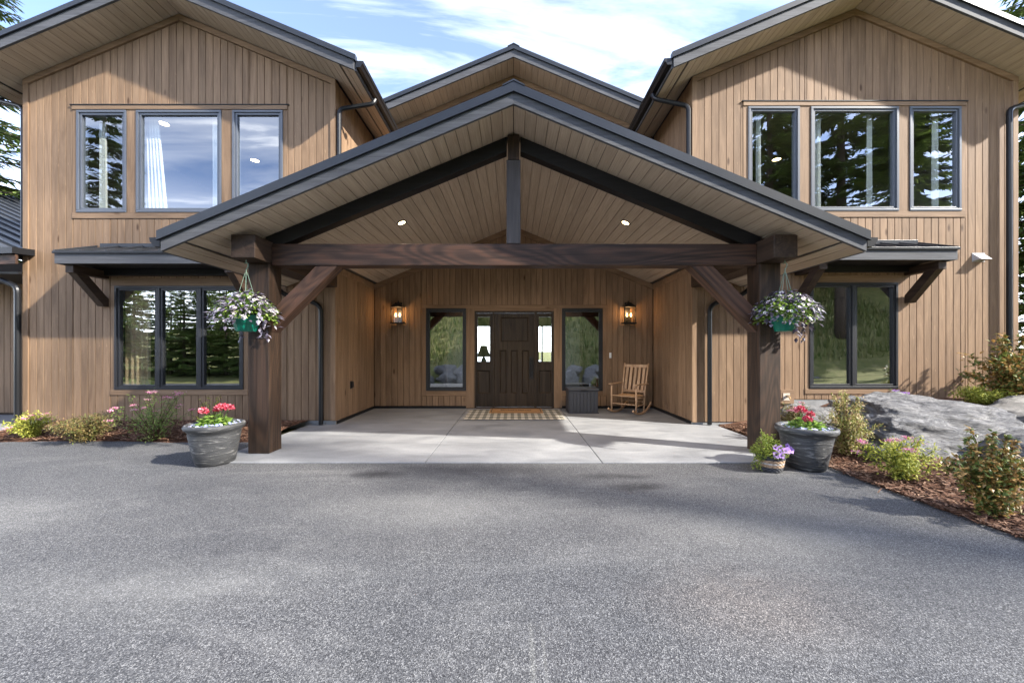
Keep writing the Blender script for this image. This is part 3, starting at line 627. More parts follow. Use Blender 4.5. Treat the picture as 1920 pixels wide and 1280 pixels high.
for sg in (-1, 1):
    c = -3.336 if sg < 0 else 3.355
    box_part('porch_post', c-.1375, c+.1375, 5.02, 5.295, .012, 2.50, M_timZ)
    box_part('post_base_plate', c-.13, c+.13, 5.03, 5.285, .010, .022, M_iron, bev=0)
    box_part('side_beam', c-.147, c+.147, 4.73, 6.95, 2.503, 2.79, M_timY)
    m = MB(); xs = sorted
    P = [(-2.61, 2.479), (-2.32, 2.479), (-3.198, 1.60), (-3.198, 1.885)] if sg < 0 else [(2.63, 2.479), (2.34, 2.479), (3.217, 1.60), (3.217, 1.885)]
    m.prism(P, fr(0), 5.07, 5.26); bo = m.build('knee_brace', M_brace, house, origin=(P[2][0], 5.07, 1.6), bevel=.006)
    rot = Matrix.Rotation(R(-45 if sg < 0 else 45), 4, 'Y'); bo.data.transform(rot.inverted()); bo.rotation_euler = rot.to_euler()
    m = MB(); X1 = sg*3.28; X0 = sg*.093; th = .195
    m.prism([(X0, CP-SL*abs(X0)-.004), (X1, CP-SL*abs(X1)-.004), (X1, CP-SL*abs(X1)-th), (X0, CP-SL*abs(X0)-th)], fr(0), 5.09, 5.24); m.build('rafter', M_black, house, bevel=.004)
box_part('crossbeam', -3.187, 3.206, 5.06, 5.27, 2.48, 2.766, M_timX)
box_part('king_post', -.094, .092, 5.055, 5.25, 2.768, 3.87, M_king)
box_part('king_post_head', -.076, .074, 5.05, 5.26, 3.872, CP-.036, M_timZ)

# --- gutters and downspouts
def gutter(e, sg, y0, y1, z):
    prof = [(0, 0), (.075, 0), (.10, .045), (.115, .055), (.125, .105), (.117, .105), (.10, .062), (.07, .008), (.008, .008), (.008, .11), (0, .11)]
    m = MB(); n = len(prof); m.add([(e+sg*(.028+a), y, z+b) for y in (y0, y1) for a, b in prof], [(i, (i+1) % n, n+(i+1) % n, n+i) for i in range(n)])
    m.add([(e+sg*(.028+a), y0, z+b) for a, b in prof[:5]+[(0, .11)]], [(0, 1, 2, 3, 4, 5)])
    return m.build('gutter', M_gutter, house)
def zL(x): return LZ-SL*abs(x-pkL)
gutter(LX1+.56, 1, 6.43, 8.5, zL(LX1+.56)+.06); gutter(RX0-.56, -1, 6.43, 8.5, RZ-SL*abs(RX0-.56-pkR)+.06)
gutter(LX0-.56, -1, 6.43, 13.5, zL(LX0-.56)+.06); gutter(RX1+.56, 1, 6.43, 13.5, RZ-SL*abs(RX1+.56-pkR)+.06)
gutter(-CE, -1, 4.5, 6.95, ctz(CE)+.06); gutter(CE, 1, 4.5, 6.95, ctz(CE)+.06)
rect = [(-.042, -.032), (.042, -.032), (.042, .032), (-.042, .032)]
def elbow(pts, rr=.09, k=5):
    pts = [Vector(p) for p in pts]; o = [pts[0]]
    for a, b, c in zip(pts, pts[1:], pts[2:]):
        d0 = (a-b).normalized()*min(rr, (a-b).length*.45); d1 = (c-b).normalized()*min(rr, (c-b).length*.45)
        for i in range(k+1):
            t = i/k; o.append((b+d0)*(1-t)**2+b*2*t*(1-t)+(b+d1)*t*t)
    return o+[pts[-1]]
def downspout(pts, rad=.04):
    m = MB(); m.tube(elbow(pts), rad, 10); o = m.build('downspout', M_gutter, house, smooth=False)
    return o
downspout([(LX1+.65, 7.15, 6.02), (LX1+.63, 7.12, 5.93), (LX1+.06, YW-.0, 5.74), (LX1+.06, YW-.0, 4.2)])
downspout([(RX0-.65, 7.15, 6.12), (RX0-.63, 7.12, 6.02), (RX0-.06, YW-.0, 5.8), (RX0-.06, YW-.0, 4.2)])
downspout([(RX1+.62, YW+.1, 6.1), (RX1+.56, YW-.02, 5.93), (RX1-.24, YW-.075, 5.70), (RX1-.24, YW-.075, .5)])
downspout([(LX0-.66, YW+.2, 6.05), (LX0-.6, YW+.05, 5.95), (LX0-.06, YW+.04, 5.80), (LX0-.06, YW+.04, 3.25)], .036)
for sg, xw in ((-1, -3.47), (1, 3.53)):
    downspout([(sg*4.2, 6.75, 2.5), (sg*4.1, 6.86, 2.36), (xw+sg*.1, 6.915, 2.22), (xw, 6.915, 2.12), (xw, 6.915, .03)])

# --- awnings over the lower windows
def awning(x0, x1, zf, arms):
    y0 = 6.33; zw = zf+.43; fnX = lambda a, b, d: (d, a, b)
    m = MB(); m.prism([(y0+.02, zf+.17), (YW-.002, zw-.02), (YW-.002, zw+.005), (y0+.0, zf+.19)], fnX, x0-.02, x1+.02); aw = m.build('window_awning', M_metal, house)
    box_part('fascia_board', x0, x1, y0+.0, y0+.035, zf, zf+.165, M_fasX, aw, .003)
    box_part('edge_trim', x0-.02, x1+.02, y0-.025, y0+.02, zf+.166, zf+.205, M_gutter, aw, .003)
    box_part('end_fascia', x0, x0+.03, y0+.036, YW-.02, zf+.0, zf+.165, M_fasY, aw, .002); box_part('end_fascia', x1-.03, x1, y0+.036, YW-.02, zf+.0, zf+.165, M_fasY, aw, .002)
    box_part('soffit_panel', x0+.031, x1-.031, y0+.036, YW-.02, zf+.03, zf+.05, M_black, aw, 0)
    n = 7
    for i in range(n+1):
        x = x0+(x1-x0)*i/n; q = MB(); q.prism([(y0-.01, zf+.19), (YW-.004, zw+.0), (YW-.004, zw+.045), (y0-.01, zf+.225)], fnX, x-.012, x+.012); q.build('seam', M_metal, aw)
    box_part('wall_flashing', x0+.1, x1-.02, YW-.05, YW-.001, zw, zw+.07, M_trimmetal, aw, .003)
    box_part('ledger', x0+.031, x1-.031, YW-.10, YW-.012, zf-.085, zf+.028, M_black, aw, .004)
    for ax in arms:
        box_part('bracket_arm', ax, ax+.135, 6.40, YW-.01, zf-.135, zf-.002, M_timY, aw, .006)
        q = MB(); zb = zf-.137; q.prism([(6.44, zb), (6.63, zb), (YW-.012, zb-.36), (YW-.012, zb-.50), (YW-.09, zb-.50)], fnX, ax+.004, ax+.131); q.build('bracket_brace', M_timY, aw, origin=(ax, 6.44, zb-.4), bevel=.005)
    return aw
awning(-7.57, -4.55, PZ(494, 6.33), (-7.475, -4.82)); awning(4.93, 7.32, PZ(487, 6.33), (5.10, 7.085))

# --- breezeway on the far left
aw = slabwall(house, 'breezeway_wall', fr(8.0), -16, LX0-.01, -.1, lambda u: 3.2, [], M_backing)
siding(aw, fr(8.0), -11.4, LX0-.02, lambda u: .06, lambda u: 2.95, [], .134, M_sidZ, joined=True)
m = MB(); m.add([(-16, 6.9, 6.3), (LX0-.02, 6.9, 3.12), (LX0-.02, 13, 3.12), (-16, 13, 6.3), (-16, 6.9, 6.18), (LX0-.02, 6.9, 3.0), (LX0-.02, 13, 3.0), (-16, 13, 6.18)], [(0,1,2,3),(4,7,6,5),(0,4,5,1),(1,5,6,2),(2,6,7,3),(3,7,4,0)])
br = m.build('breezeway_roof', M_metal, house)
for k in range(14):
    y = 7.1+k*.42; q = MB(); dz = .0
    q.add([(-15.9, y-.014, 6.26), (LX0-.06, y-.014, 3.14), (LX0-.06, y+.014, 3.14), (-15.9, y+.014, 6.26), (-15.9, y-.014, 6.30), (LX0-.06, y-.014, 3.18), (LX0-.06, y+.014, 3.18), (-15.9, y+.014, 6.30)], [(0,3,2,1),(4,5,6,7),(0,1,5,4),(1,2,6,5),(2,3,7,6),(3,0,4,7)])
    q.build('roof_seam', M_trimmetal, br)
m = MB(); m.add([(-12.5, 6.86, 2.78), (-8.72, 6.72, 2.88), (-8.72, 6.76, 2.88), (-12.5, 6.9, 2.78), (-12.5, 6.86, 2.97), (-8.72, 6.72, 3.04), (-8.72, 6.76, 3.04), (-12.5, 6.9, 2.97)], [(0,3,2,1),(4,5,6,7),(0,1,5,4),(1,2,6,5),(2,3,7,6),(3,0,4,7)])
m.build('breezeway_fascia', M_timX, house, origin=(-10, 6.8, 2.8))
m = MB(); m.add([(-12.5, 6.80, 2.98), (-8.70, 6.66, 3.05), (-8.70, 7.1, 3.09), (-12.5, 7.1, 3.09), (-12.5, 6.80, 3.09), (-8.70, 6.66, 3.16), (-8.70, 7.1, 3.2), (-12.5, 7.1, 3.2)], [(0,3,2,1),(4,5,6,7),(0,1,5,4),(1,2,6,5),(2,3,7,6),(3,0,4,7)])
m.build('breezeway_gutter', M_gutter, house)
box_part('breezeway_soffit', -12.5, LX0-.02, 6.92, 7.98, 2.74, 2.78, M_black, bev=0)
downspout([(-9.6, 6.9, 2.72), (-9.2, 6.92, 2.62), (-8.95, 6.93, 2.50), (-8.95, 6.93, .08)], .045)

# --- rooms behind the glass
def room(x0, x1, y0, y1, z0, z1, holes=()):
    m = MB(); m.box(x0, x1, y0, y1, z0, z1); m.f = [f for i, f in enumerate(m.f[-6:]) if i in (1, 3, 5)]
    m.add([(x0, y1, z0), (x1, y1, z0), (x1, y1, z1), (x0, y1, z1)], [(0, 1, 2, 3)] if not holes else [])
    if holes:
        a, b, c, d = holes; q = [(x0, x1, z0, c), (x0, x1, d, z1), (x0, a, c, d), (b, x1, c, d)]
        for p in q: m.add([(p[0], y1, p[2]), (p[1], y1, p[2]), (p[1], y1, p[3]), (p[0], y1, p[3])], [(0, 1, 2, 3)])
    m.build('room_lining', M_lining, house, fix=False)
    MB().box(x0, x1, y0, y1, z0-.03, z0).build('room_floor', M_floorin, house)
for x0, x1 in ((LX0+.2, LX1-.2), (RX0+.2, RX1-.2)):
    room(x0, x1, YW+.165, 11, .12, 2.8); room(x0, x1, YW+.165, 11, 3.2, 6.0)
room(-3.0, 3.0, YB+.165, 13.9, .05, 2.6, (-1.5, 1.5, .35, 2.24))
MB().box(-3.1, 3.1, 13.9, 14.1, 2.24, 4.5).box(-3.1, 3.1, 13.9, 14.1, -.2, .35).box(-3.1, -1.5, 13.9, 14.1, .35, 2.24).box(1.5, 3.1, 13.9, 14.1, .35, 2.24).build('hall_rear_wall', M_sidZ, house)
m = MB()
for x in (-1.5, -.72, 1.0, 1.44): m.box(x, x+.06, 13.85, 13.95, .35, 2.24)
m.build('hall_rear_window', M_frame, house)


M_dim = plain('dark_light_blocker', (.10, .085, .07), .9)
for x in (-1.62, 1.56): MB().box(x, x+.06, YB+.17, 13.88, .05, 2.6).build('hall_light_blocker', M_dim, house)  # added dark screens that keep the bright rear opening out of the porch windows
# ------------------------------------------------------------------ curtains, interior lights
def curtain(name, u0, u1, Y, z0, z1, mat, label, amp=.035, flare=0.0, waves=7, grp=None):
    m = MB(); n = 60; rows = 8
    for j in range(rows+1):
        t = j/rows
        for i in range(n+1):
            s_ = i/n; x = u0+(u1-u0)*s_*(1+flare*(1-t)); m.v.append((x, Y+amp*math.sin(s_*waves*6.283+.4*math.sin(t*3))*(.6+.4*(1-t)), z0+(z1-z0)*t))
    m.f = [(j*(n+1)+i, j*(n+1)+i+1, (j+1)*(n+1)+i+1, (j+1)*(n+1)+i) for j in range(rows) for i in range(n)]
    return m.build(name, mat, origin=(u0, Y, z0), smooth=True, fix=False, label=label, cat='curtain', group=grp)
YC = YW+.19
curtain('curtain', PX(188, YC), PX(199, YC), YC, 3.3, 5.85, M_curtW, 'sheer white curtain at the left pane of the left upper windows', flare=.3)
curtain('curtain', PX(262, YC), PX(296, YC), YC, 3.3, 5.85, M_curtW, 'white curtain flaring out at the broad middle window of the left wing', flare=.7)
curtain('curtain', PX(398, YC), PX(424, YC), YC, 3.3, 5.85, M_curtW, 'narrow white curtain at the right jamb of the broad left-wing window', waves=4)
curtain('curtain', PX(220, YC), PX(282, YC), YC, .3, 2.62, M_curtT, 'tan curtain behind the first pane of the left lower window', amp=.03, waves=6)
curtain('curtain', PX(1418, YC), PX(1426, YC), YC, 3.3, 5.85, M_curtW, 'drawn-back white curtain at the left pane of the right upper windows', waves=2)
curtain('curtain', PX(1528, YC), PX(1538, YC), YC, 3.3, 5.85, M_curtW, 'drawn-back white curtain left in the broad right-wing window', waves=2)
curtain('curtain', PX(1626, YC), PX(1634, YC), YC, 3.3, 5.85, M_curtW, 'drawn-back white curtain right in the broad right-wing window', waves=2)
curtain('curtain', PX(1748, YC), PX(1758, YC), YC, 3.3, 5.85, M_curtW, 'drawn-back white curtain at the right pane of the right upper windows', waves=2)
def downlight(name, loc, nrm, label, grp=None, rad=.06):
    """trim ring with a lit lens, facing nrm"""
    e = empty(name, loc, label=label, cat='light', group=grp); q = Vector(nrm).normalized().to_track_quat('Z', 'Y'); e.rotation_euler = q.to_euler()
    m = MB(); m.lathe([(rad, .004), (rad*1.35, .010), (rad*1.4, .002), (rad*1.4, -.01)], 24); m.build('trim_ring', M_frame, e, local=True, origin=(0, 0, 0), smooth=True)
    m = MB(); m.lathe([(0.001, -.002), (rad, .004)], 24); m.build('lens', M_down, e, local=True, origin=(0, 0, 0))
    if grp:
        L = bpy.data.lights.new('downlight_glow', 'SPOT'); L.energy = 42; L.color = (1, .80, .58); L.spot_size = R(140); L.spot_blend = .8; L.shadow_soft_size = .06
        lo = bpy.data.objects.new('downlight_glow', L); C.objects.link(lo); lo.parent = e; lo.location = (0, 0, .02); lo.rotation_euler = (math.pi, 0, 0)
cn = 1/math.hypot(1, SL)
for sg, side in ((-1, 'lantern by the sash window nearer the tan-curtained wing'), (1, 'the rocking chair')):
    X = sg*1.845; downlight('recessed_light', (X, 6.33, CP-SL*1.845-.003), (-sg*SL*cn, 0, -cn), 'small round recessed light glowing in the sloped canopy ceiling', 'recessed lights in the canopy ceiling')
for u, v, lab in ((307, 232, 'interior ceiling light seen through the broad left upper window'), (478, 301, 'interior ceiling light seen through the left wing pane beside the canopy roof'),
                  (1456, 299, 'interior ceiling light seen through the right wing pane beside the canopy roof')):
    Y = (5.99-EYE)*F/(V0-v); downlight('ceiling_light', (PX(u, Y), Y, 5.99), (0, 0, -1), lab, rad=.09)
t_ = empty('table_lamp', (PX(907, 9.9), 9.9, .93), label='table lamp with a flared tan shade behind the door sidelight', cat='lamp')
m = MB(); m.lathe([(.10, 0), (.10, .02), (.04, .05), (.075, .12), (.06, .2), (.02, .27), (.012, .34)], 20); m.build('base', M_iron, t_, local=True, origin=(0, 0, 0), smooth=True)
m = MB(); m.lathe([(.19, .27), (.175, .30), (.12, .42), (.085, .56)], 24); m.build('lamp_shade', plain('lamp_linen', (.30, .22, .12), .9), t_, local=True, origin=(0, 0, 0), smooth=True)
m = MB(); m.tube([(0, 0, .34), (0, 0, .60)], .006, 6); m.build('finial', M_iron, t_, local=True, origin=(0, 0, 0))
t_ = empty('console_table', (PX(907, 9.9), 9.9, .052), label='slim dark console table under the table lamp in the hall', cat='table')
MB().box(-.35, .35, -.16, .16, .84, .876).build('tabletop', M_doorx, t_, local=True, origin=(0, 0, 0))
for x in (-.32, .28):
    for y in (-.14, .10): MB().box(x, x+.04, y, y+.04, 0, .84).build('leg', M_doorw, t_, local=True, origin=(0, 0, 0))

# ------------------------------------------------------------------ things on the porch
def lantern(x, z, label):
    e = empty('wall_lantern', (x, YB-.005, z), label=label, cat='lantern', group=None)
    B = lambda n, *a, mat=M_iron: MB().box(*a).build(n, mat, e, local=True, origin=(0, 0, 0), bevel=.002)
    B('back_plate', -.06, .06, -.02, .0, .02, .50)
    m = MB(); m.tube([(0, -.02, .47), (0, -.10, .52), (0, -.14, .47)], .010); m.build('arm', M_iron, e, local=True, origin=(0, 0, 0))
    m = MB(); m.add([(-.145, -.27, .375), (.145, -.27, .375), (.145, -.02, .375), (-.145, -.02, .375), (-.06, -.2, .45), (.06, -.2, .45), (.06, -.09, .45), (-.06, -.09, .45)], [(0,3,2,1),(4,5,6,7),(0,1,5,4),(1,2,6,5),(2,3,7,6),(3,0,4,7)])
    m.box(-.05, .05, -.19, -.10, .45, .475); m.build('roof', M_iron, e, local=True, origin=(0, 0, 0))
    B('base', -.145, .145, -.27, -.02, 0, .025)
    for a in (-.13, .118):
        for b in (-.255, -.047): B('corner_bar', a, a+.012, b, b+.012, .025, .375)
    for bx in (-.045, .045):
        m = MB(); m.tube([(bx, -.145, .025), (bx, -.145, .16)], .013, 8); m.build('candle_sleeve', M_iron, e, local=True, origin=(0, 0, 0))
        m = MB(); m.lathe([(.008, 0), (.018, .03), (.013, .06), (.002, .085)], 10, (bx, -.145, .16)); m.build('bulb', M_bulb, e, local=True, origin=(0, 0, 0), smooth=True)
    m = MB()
    for a, b in (((-.124, -.249), (.124, -.249)), ((-.124, -.249), (-.124, -.041)), ((.124, -.249), (.124, -.041))):
        m.add([(*a, .026), (*b, .026), (*b, .374), (*a, .374)], [(0, 1, 2, 3)])
    m.build('glass', M_clear, e, local=True, origin=(0, 0, 0), fix=False)
    L = bpy.data.lights.new('lantern_glow', 'POINT'); L.energy = .8; L.color = (1, .58, .25); L.shadow_soft_size = .04
    lo = bpy.data.objects.new('lantern_glow', L); C.objects.link(lo); lo.parent = e; lo.location = (0, -.145, .26)
lantern(PX(744.5, 8.7), PZ(606.5, 8.7), 'black wall lantern with two lit bulbs beside the side wall with the outlet')
lantern(PX(1180.5, 8.7), PZ(606.5, 8.7), 'black wall lantern with two lit bulbs above the rocking chair')
box_part('doorbell', PX(1142.3, YB), PX(1146.2, YB), YB-.022, YB-.001, PZ(671, YB), PZ(661, YB), plain('white_plastic', (.75, .75, .73), .4), bev=.004)
o = bpy.data.objects['doorbell']; o.parent = None; o.location = WORLD[o]; props(o, 'small white doorbell button on the siding beside the door window', 'doorbell')
e = empty('outlet_cover', (LX1+.001, PX(673, 1)*0+7.63, .68), label='black weatherproof outlet cover low on the porch side wall', cat='outlet')
MB().box(0, .012, -.05, .05, -.075, .075).build('plate', M_iron, e, local=True, origin=(0, 0, 0), bevel=.003); MB().box(.012, .045, -.035, .035, -.055, .06).build('lid', M_iron, e, local=True, origin=(0, 0, 0), bevel=.006)
e = empty('vent_hood', (PX(1834, YW), YW-.001, PZ(489, YW)), label='small white vent hood on the siding of the right wing', cat='vent'); Mv = plain('white_vent', (.40, .385, .37), .5)
m = MB(); m.add([(-.10, 0, 0), (.10, 0, 0), (.10, -.13, .005), (-.10, -.13, .005), (-.10, 0, .13), (.10, 0, .13)], [(3, 2, 5, 4), (0, 3, 4), (1, 5, 2)]); m.build('hood', Mv, e, local=True, origin=(0, 0, 0))
MB().box(-.115, .115, -.006, 0, -.02, .145).build('flange', Mv, e, local=True, origin=(0, 0, 0))
e = empty('tap_box', (PX(1473, YW), YW-.004, PZ(756, YW)), label='square cedar block with a hose tap low on the right wing', cat='tap box')
MB().box(-.11, .13, -.03, 0, 0, .25).build('block', M_trimX, e, local=True, origin=(0, 0, 0), bevel=.003); MB().box(-.07, .05, -.036, -.031, .06, .19).build('plate', plain('tap_plate', (.6, .52, .42), .6), e, local=True, origin=(0, 0, 0))
m = MB(); m.tube([(0, -.034, .13), (0, -.09, .13), (0, -.11, .09)], .012); m.lathe([(.001, 0), (.03, 0), (.03, .008), (.001, .008)], 12, (0, -.07, .15)); m.build('tap', plain('brass', (.35, .22, .09), .35, 1), e, local=True, origin=(0, 0, 0))
# rug and doormat
def plaid():
    m, t, p, o = newmat('plaid_rug'); p.inputs['Roughness'].default_value = .95; tc = N(t, 'ShaderNodeTexCoord'); s_ = N(t, 'ShaderNodeSeparateXYZ'); t.links.new(tc.outputs['Object'], s_.inputs[0])
    outs = []
    for i, per in ((0, .14), (1, .30)):
        a = N(t, 'ShaderNodeMath', operation='DIVIDE'); a.inputs[1].default_value = per; t.links.new(s_.outputs[i], a.inputs[0])
        b = N(t, 'ShaderNodeMath', operation='FRACT'); t.links.new(a.outputs[0], b.inputs[0]); c = N(t, 'ShaderNodeMath', operation='GREATER_THAN'); c.inputs[1].default_value = .5; t.links.new(b.outputs[0], c.inputs[0]); outs.append(c)
    ad = N(t, 'ShaderNodeMath', operation='ADD'); t.links.new(outs[0].outputs[0], ad.inputs[0]); t.links.new(outs[1].outputs[0], ad.inputs[1])
    dv = N(t, 'ShaderNodeMath', operation='MULTIPLY'); dv.inputs[1].default_value = .5; t.links.new(ad.outputs[0], dv.inputs[0])
    r = ramp(t, dv.outputs[0], [(0, (.55, .50, .41)), (.5, (.27, .25, .20)), (1, (.10, .095, .075))]); t.links.new(r.outputs[0], p.inputs['Base Color'])
    n = N(t, 'ShaderNodeTexNoise', Scale=160, Detail=2); t.links.new(tc.outputs['Object'], n.inputs[0]); bump(t, p, n.outputs[0], .6, .004); return m
zf = lambda y: slabz(y)+.002
rug = empty('plaid_rug', (0.01, 8.05, zf(8.05)), label='cream and black plaid rug spread before the front door', cat='rug'); nx, ny = 40, 20
m = MB(); m.v = [(-.985+1.97*i/nx, -.62+1.24*j/ny, .008+.004*noise.noise(Vector((i*.4, j*.4, 0)))) for j in range(ny+1) for i in range(nx+1)]
m.f = [(j*(nx+1)+i, j*(nx+1)+i+1, (j+1)*(nx+1)+i+1, (j+1)*(nx+1)+i) for j in range(ny) for i in range(nx)]; m.build('weave', plaid(), rug, local=True, origin=(0, 0, 0), smooth=True, fix=False)
m = MB()
for sgn in (-1, 1):
    for k in range(42): y = -.61+k*.0295; m.add([(sgn*.98, y-.006, .008), (sgn*.98, y+.006, .008), (sgn*(1.05+random.uniform(-.01, .01)), y+random.uniform(-.01, .01), .004)], [(0, 1, 2)])
m.build('fringe', plain('rug_fringe', (.5, .46, .38), .95), rug, local=True, origin=(0, 0, 0), fix=False, kind='stuff')
mat_ = empty('doormat', (.055, 8.42, zf(8.42)+.013), label='coir doormat with a dark border and lettering by the threshold', cat='doormat')
Mcoir = plain('coir', (.36, .19, .075), .95, var=.35, scale=150, bmp=.6); Mdk = plain('coir_black', (.03, .02, .015), .95)
MB().box(-.575, .575, -.28, .28, 0, .016).build('coir_pad', Mcoir, mat_, local=True, origin=(0, 0, 0), bevel=.004)
m = MB()
for a, b, c, d in ((-.54, .54, -.25, -.235), (-.54, .54, .235, .25), (-.54, -.525, -.235, .235), (.525, .54, -.235, .235)): m.box(a, b, c, d, .016, .0175)
m.build('border', Mdk, mat_, local=True, origin=(0, 0, 0))
m = MB(); x = -.34
while x < .34:      # a run of small looping script strokes, not legible in the photograph
    h = random.choice((.04, .05, .09)); m.tube([(x, -.03, .0172), (x+.012, -.03+h, .0172), (x+.03, -.03+h*.8, .0172), (x+.022, -.03, .0172), (x+.045, -.02, .0172)], .005, 5); x += random.uniform(.045, .062)
m.build('lettering', Mdk, mat_, local=True, origin=(0, 0, 0))
# storage box
bx = empty('storage_box', (PX(1094, 8.2), 8.40, zf(8.4)), label='grey plank-pattern storage box standing under the porch window', cat='storage box')
Mbx = plain('grey_resin', (.045, .045, .05), .5, var=.1, scale=30); w2 = .325
MB().box(-w2+.02, w2-.02, -.225, .225, .02, .47).build('body', Mbx, bx, local=True, origin=(0, 0, 0))
for i in range(8):
    a = -w2+.03+i*(2*w2-.06)/8; MB().box(a+.004, a+(2*w2-.06)/8-.004, -.238, -.226, .03, .465).build('plank', Mbx, bx, local=True, origin=(0, 0, 0), bevel=.003)
for i in range(5):
    a = -.22+i*.44/5; MB().box(-w2+.006, -w2+.019, a+.004, a+.084, .03, .465).build('plank', Mbx, bx, local=True, origin=(0, 0, 0), bevel=.003)
MB().box(-w2, w2, -.245, .235, .475, .53).build('lid', Mbx, bx, local=True, origin=(0, 0, 0), bevel=.012); MB().box(-.07, .07, -.258, -.246, .485, .505).build('latch', M_iron, bx, local=True, origin=(0, 0, 0), bevel=.004)
MB().box(-w2, w2, -.24, .23, 0, .022).build('base', Mbx, bx, local=True, origin=(0, 0, 0), bevel=.004)
# rocking chair (front is -y)
ch = empty('rocking_chair', (2.47, 8.22, zf(8.2)), R(-42), label='honey-coloured wooden rocking chair with slatted back beside the porch wall', cat='chair')
def cp(name, pts, rad, n=8): m = MB(); m.tube(pts, rad, n); return m.build(name, M_chair, ch, local=True, origin=(0, 0, 0), smooth=True)
hw = .275
for sx in (-1, 1):
    m = MB(); pts = [(sx*hw, y, .022+.13*(abs(y)/.46)**2.2*(1.0 if y < 0 else 1.15)) for y in lin(-.40, .50, 14)]; m.sweep(pts, [(-.014, -.02), (.014, -.02), (.014, .02), (-.014, .02)]); m.build('rocker', M_chair, ch, local=True, origin=(0, 0, 0))
    cp('front_leg', [(sx*hw, -.25, .05), (sx*hw, -.25, .30), (sx*hw, -.255, .62)], [.017, .022, .02]); 
    cp('back_post', [(sx*hw*.92, .17, .045), (sx*hw*.92, .2, .38), (sx*hw*.96, .30, .78), (sx*hw, .37, 1.06)], [.018, .022, .02, .019])
    m = MB(); m.sweep([(sx*(hw+.01), y, .63+.0*y) for y in lin(-.31, .27, 8)], [(-.035, -.01), (.035, -.01), (.035, .01), (-.035, .01)]); m.build('armrest', M_chair, ch, local=True, origin=(0, 0, 0), bevel=.004)
    cp('side_stretcher', [(sx*hw, -.25, .19), (sx*hw*.92, .18, .19)], .011); cp('side_rail', [(sx*hw, -.25, .36), (sx*hw*.92, .2, .34)], .014)
cp('front_rail', [(-hw, -.25, .385), (hw, -.25, .385)], .015); cp('front_stretcher', [(-hw, -.25, .22), (hw, -.25, .22)], .012); cp('back_stretcher', [(-hw*.92, .185, .25), (hw*.92, .185, .25)], .011)
yb = lambda z: .2+(z-.38)*.25
for z, h in ((1.0, .032), (.46, .028)): m = MB(); m.sweep([(x, yb(z), z) for x in (-hw*.95, hw*.95)], [(-.011, -h), (.011, -h), (.011, h), (-.011, h)]); m.build('back_rail', M_chair, ch, local=True, origin=(0, 0, 0), bevel=.004)
for k in range(5):
    x = -.19+k*.095; m = MB(); m.add([(x+sx*.028, yb(z)+dy-.012, z) for z in (.475, .98) for sx, dy in ((-1, 0), (1, 0), (1, .012), (-1, .012))], [(0,3,2,1),(4,5,6,7),(0,1,5,4),(1,2,6,5),(2,3,7,6),(3,0,4,7)]); m.build('back_slat', M_chair, ch, local=True, origin=(0, 0, 0), bevel=.003)
m = MB(); ns = 26; m.v = [(-.265+.53*i/ns, -.255+.45*j/ns, .388-.018*math.sin(math.pi*j/ns)+(.006 if (i//2+j//2) % 2 else 0)) for j in range(ns+1) for i in range(ns+1)]
m.f = [(j*(ns+1)+i, j*(ns+1)+i+1, (j+1)*(ns+1)+i+1, (j+1)*(ns+1)+i) for j in range(ns) for i in range(ns)]; m.build('woven_seat', plain('seat_rush', (.42, .24, .11), .8, var=.4, scale=45), ch, local=True, origin=(0, 0, 0), fix=False)

# ------------------------------------------------------------------ leaves, flowers, planters
def leaf_quad(m, p, d, up, L, W, curl=.25):
    d = d.normalized(); s_ = d.cross(up); s_ = s_.normalized() if s_.length > 1e-3 else Vector((1, 0, 0)); n = s_.cross(d)
    a = p; b = p+d*L*.5+s_*W-n*L*.04; c = p+d*L-n*L*curl; e = p+d*L*.5-s_*W-n*L*.04; k = p+d*L*.52+n*L*.07
    m.add([a, b, c, e, k], [(0, 1, 4), (1, 2, 4), (2, 3, 4), (3, 0, 4)])
def rv(): 
    while True:
        v = Vector((random.uniform(-1, 1), random.uniform(-1, 1), random.uniform(-1, 1)))
        if .05 < v.length < 1: return v.normalized()
def trumpet(m, mc, p, d, r):
    """ruffled five-lobed flower facing d: petals into m, throat into mc"""
    q = d.to_track_quat('Z', 'Y'); n = 15
    rim = [p+q@Vector((math.cos(a)*r*(1+.16*math.cos(5*a)), math.sin(a)*r*(1+.16*math.cos(5*a)), .02*r*math.cos(10*a))) for a in [2*math.pi*i/n for i in range(n)]]
    inn = [p+q@Vector((math.cos(a)*r*.36, math.sin(a)*r*.36, -.16*r)) for a in [2*math.pi*i/n for i in range(n)]]
    m.add(rim+inn, [(i, (i+1) % n, n+(i+1) % n, n+i) for i in range(n)])
    mc.add(inn+[p+q@Vector((0, 0, -.8*r))], [(i, (i+1) % n, n) for i in range(n)])
M_petw = leafmat('cream_petals', [(.72, .66, .62), (.80, .78, .70), (.62, .52, .56)], .6, .2); M_thr = plain('dark_throat', (.035, .008, .03), .7)
M_petv = leafmat('violet_petals', [(.42, .22, .62), (.52, .32, .72)], .6, .25); M_thv = plain('violet_throat', (.13, .02, .24), .7)
M_petr = leafmat('red_petals', [(.42, .02, .05), (.66, .09, .14), (.78, .32, .36)], .55, .15)
M_petp = leafmat('pink_petals', [(.62, .13, .33), (.72, .30, .44), (.66, .48, .42)], .6, .15)
M_petb = leafmat('pale_blue_petals', [(.26, .30, .55), (.40, .44, .66), (.52, .54, .66)], .6, .2)
M_lg = leafmat('fresh_leaves', [(0.116, 0.217, 0.036), (0.217, 0.348, 0.058), (0.348, 0.478, 0.102)], .45, .3)
M_lime = leafmat('lime_leaves', [(.14, .20, .03), (.26, .33, .05), (.38, .42, .09)], .45, .3)
M_lp = leafmat('dusky_purple_leaves', [(.04, .03, .045), (.10, .085, .115), (.24, .22, .27)], .35, .1)
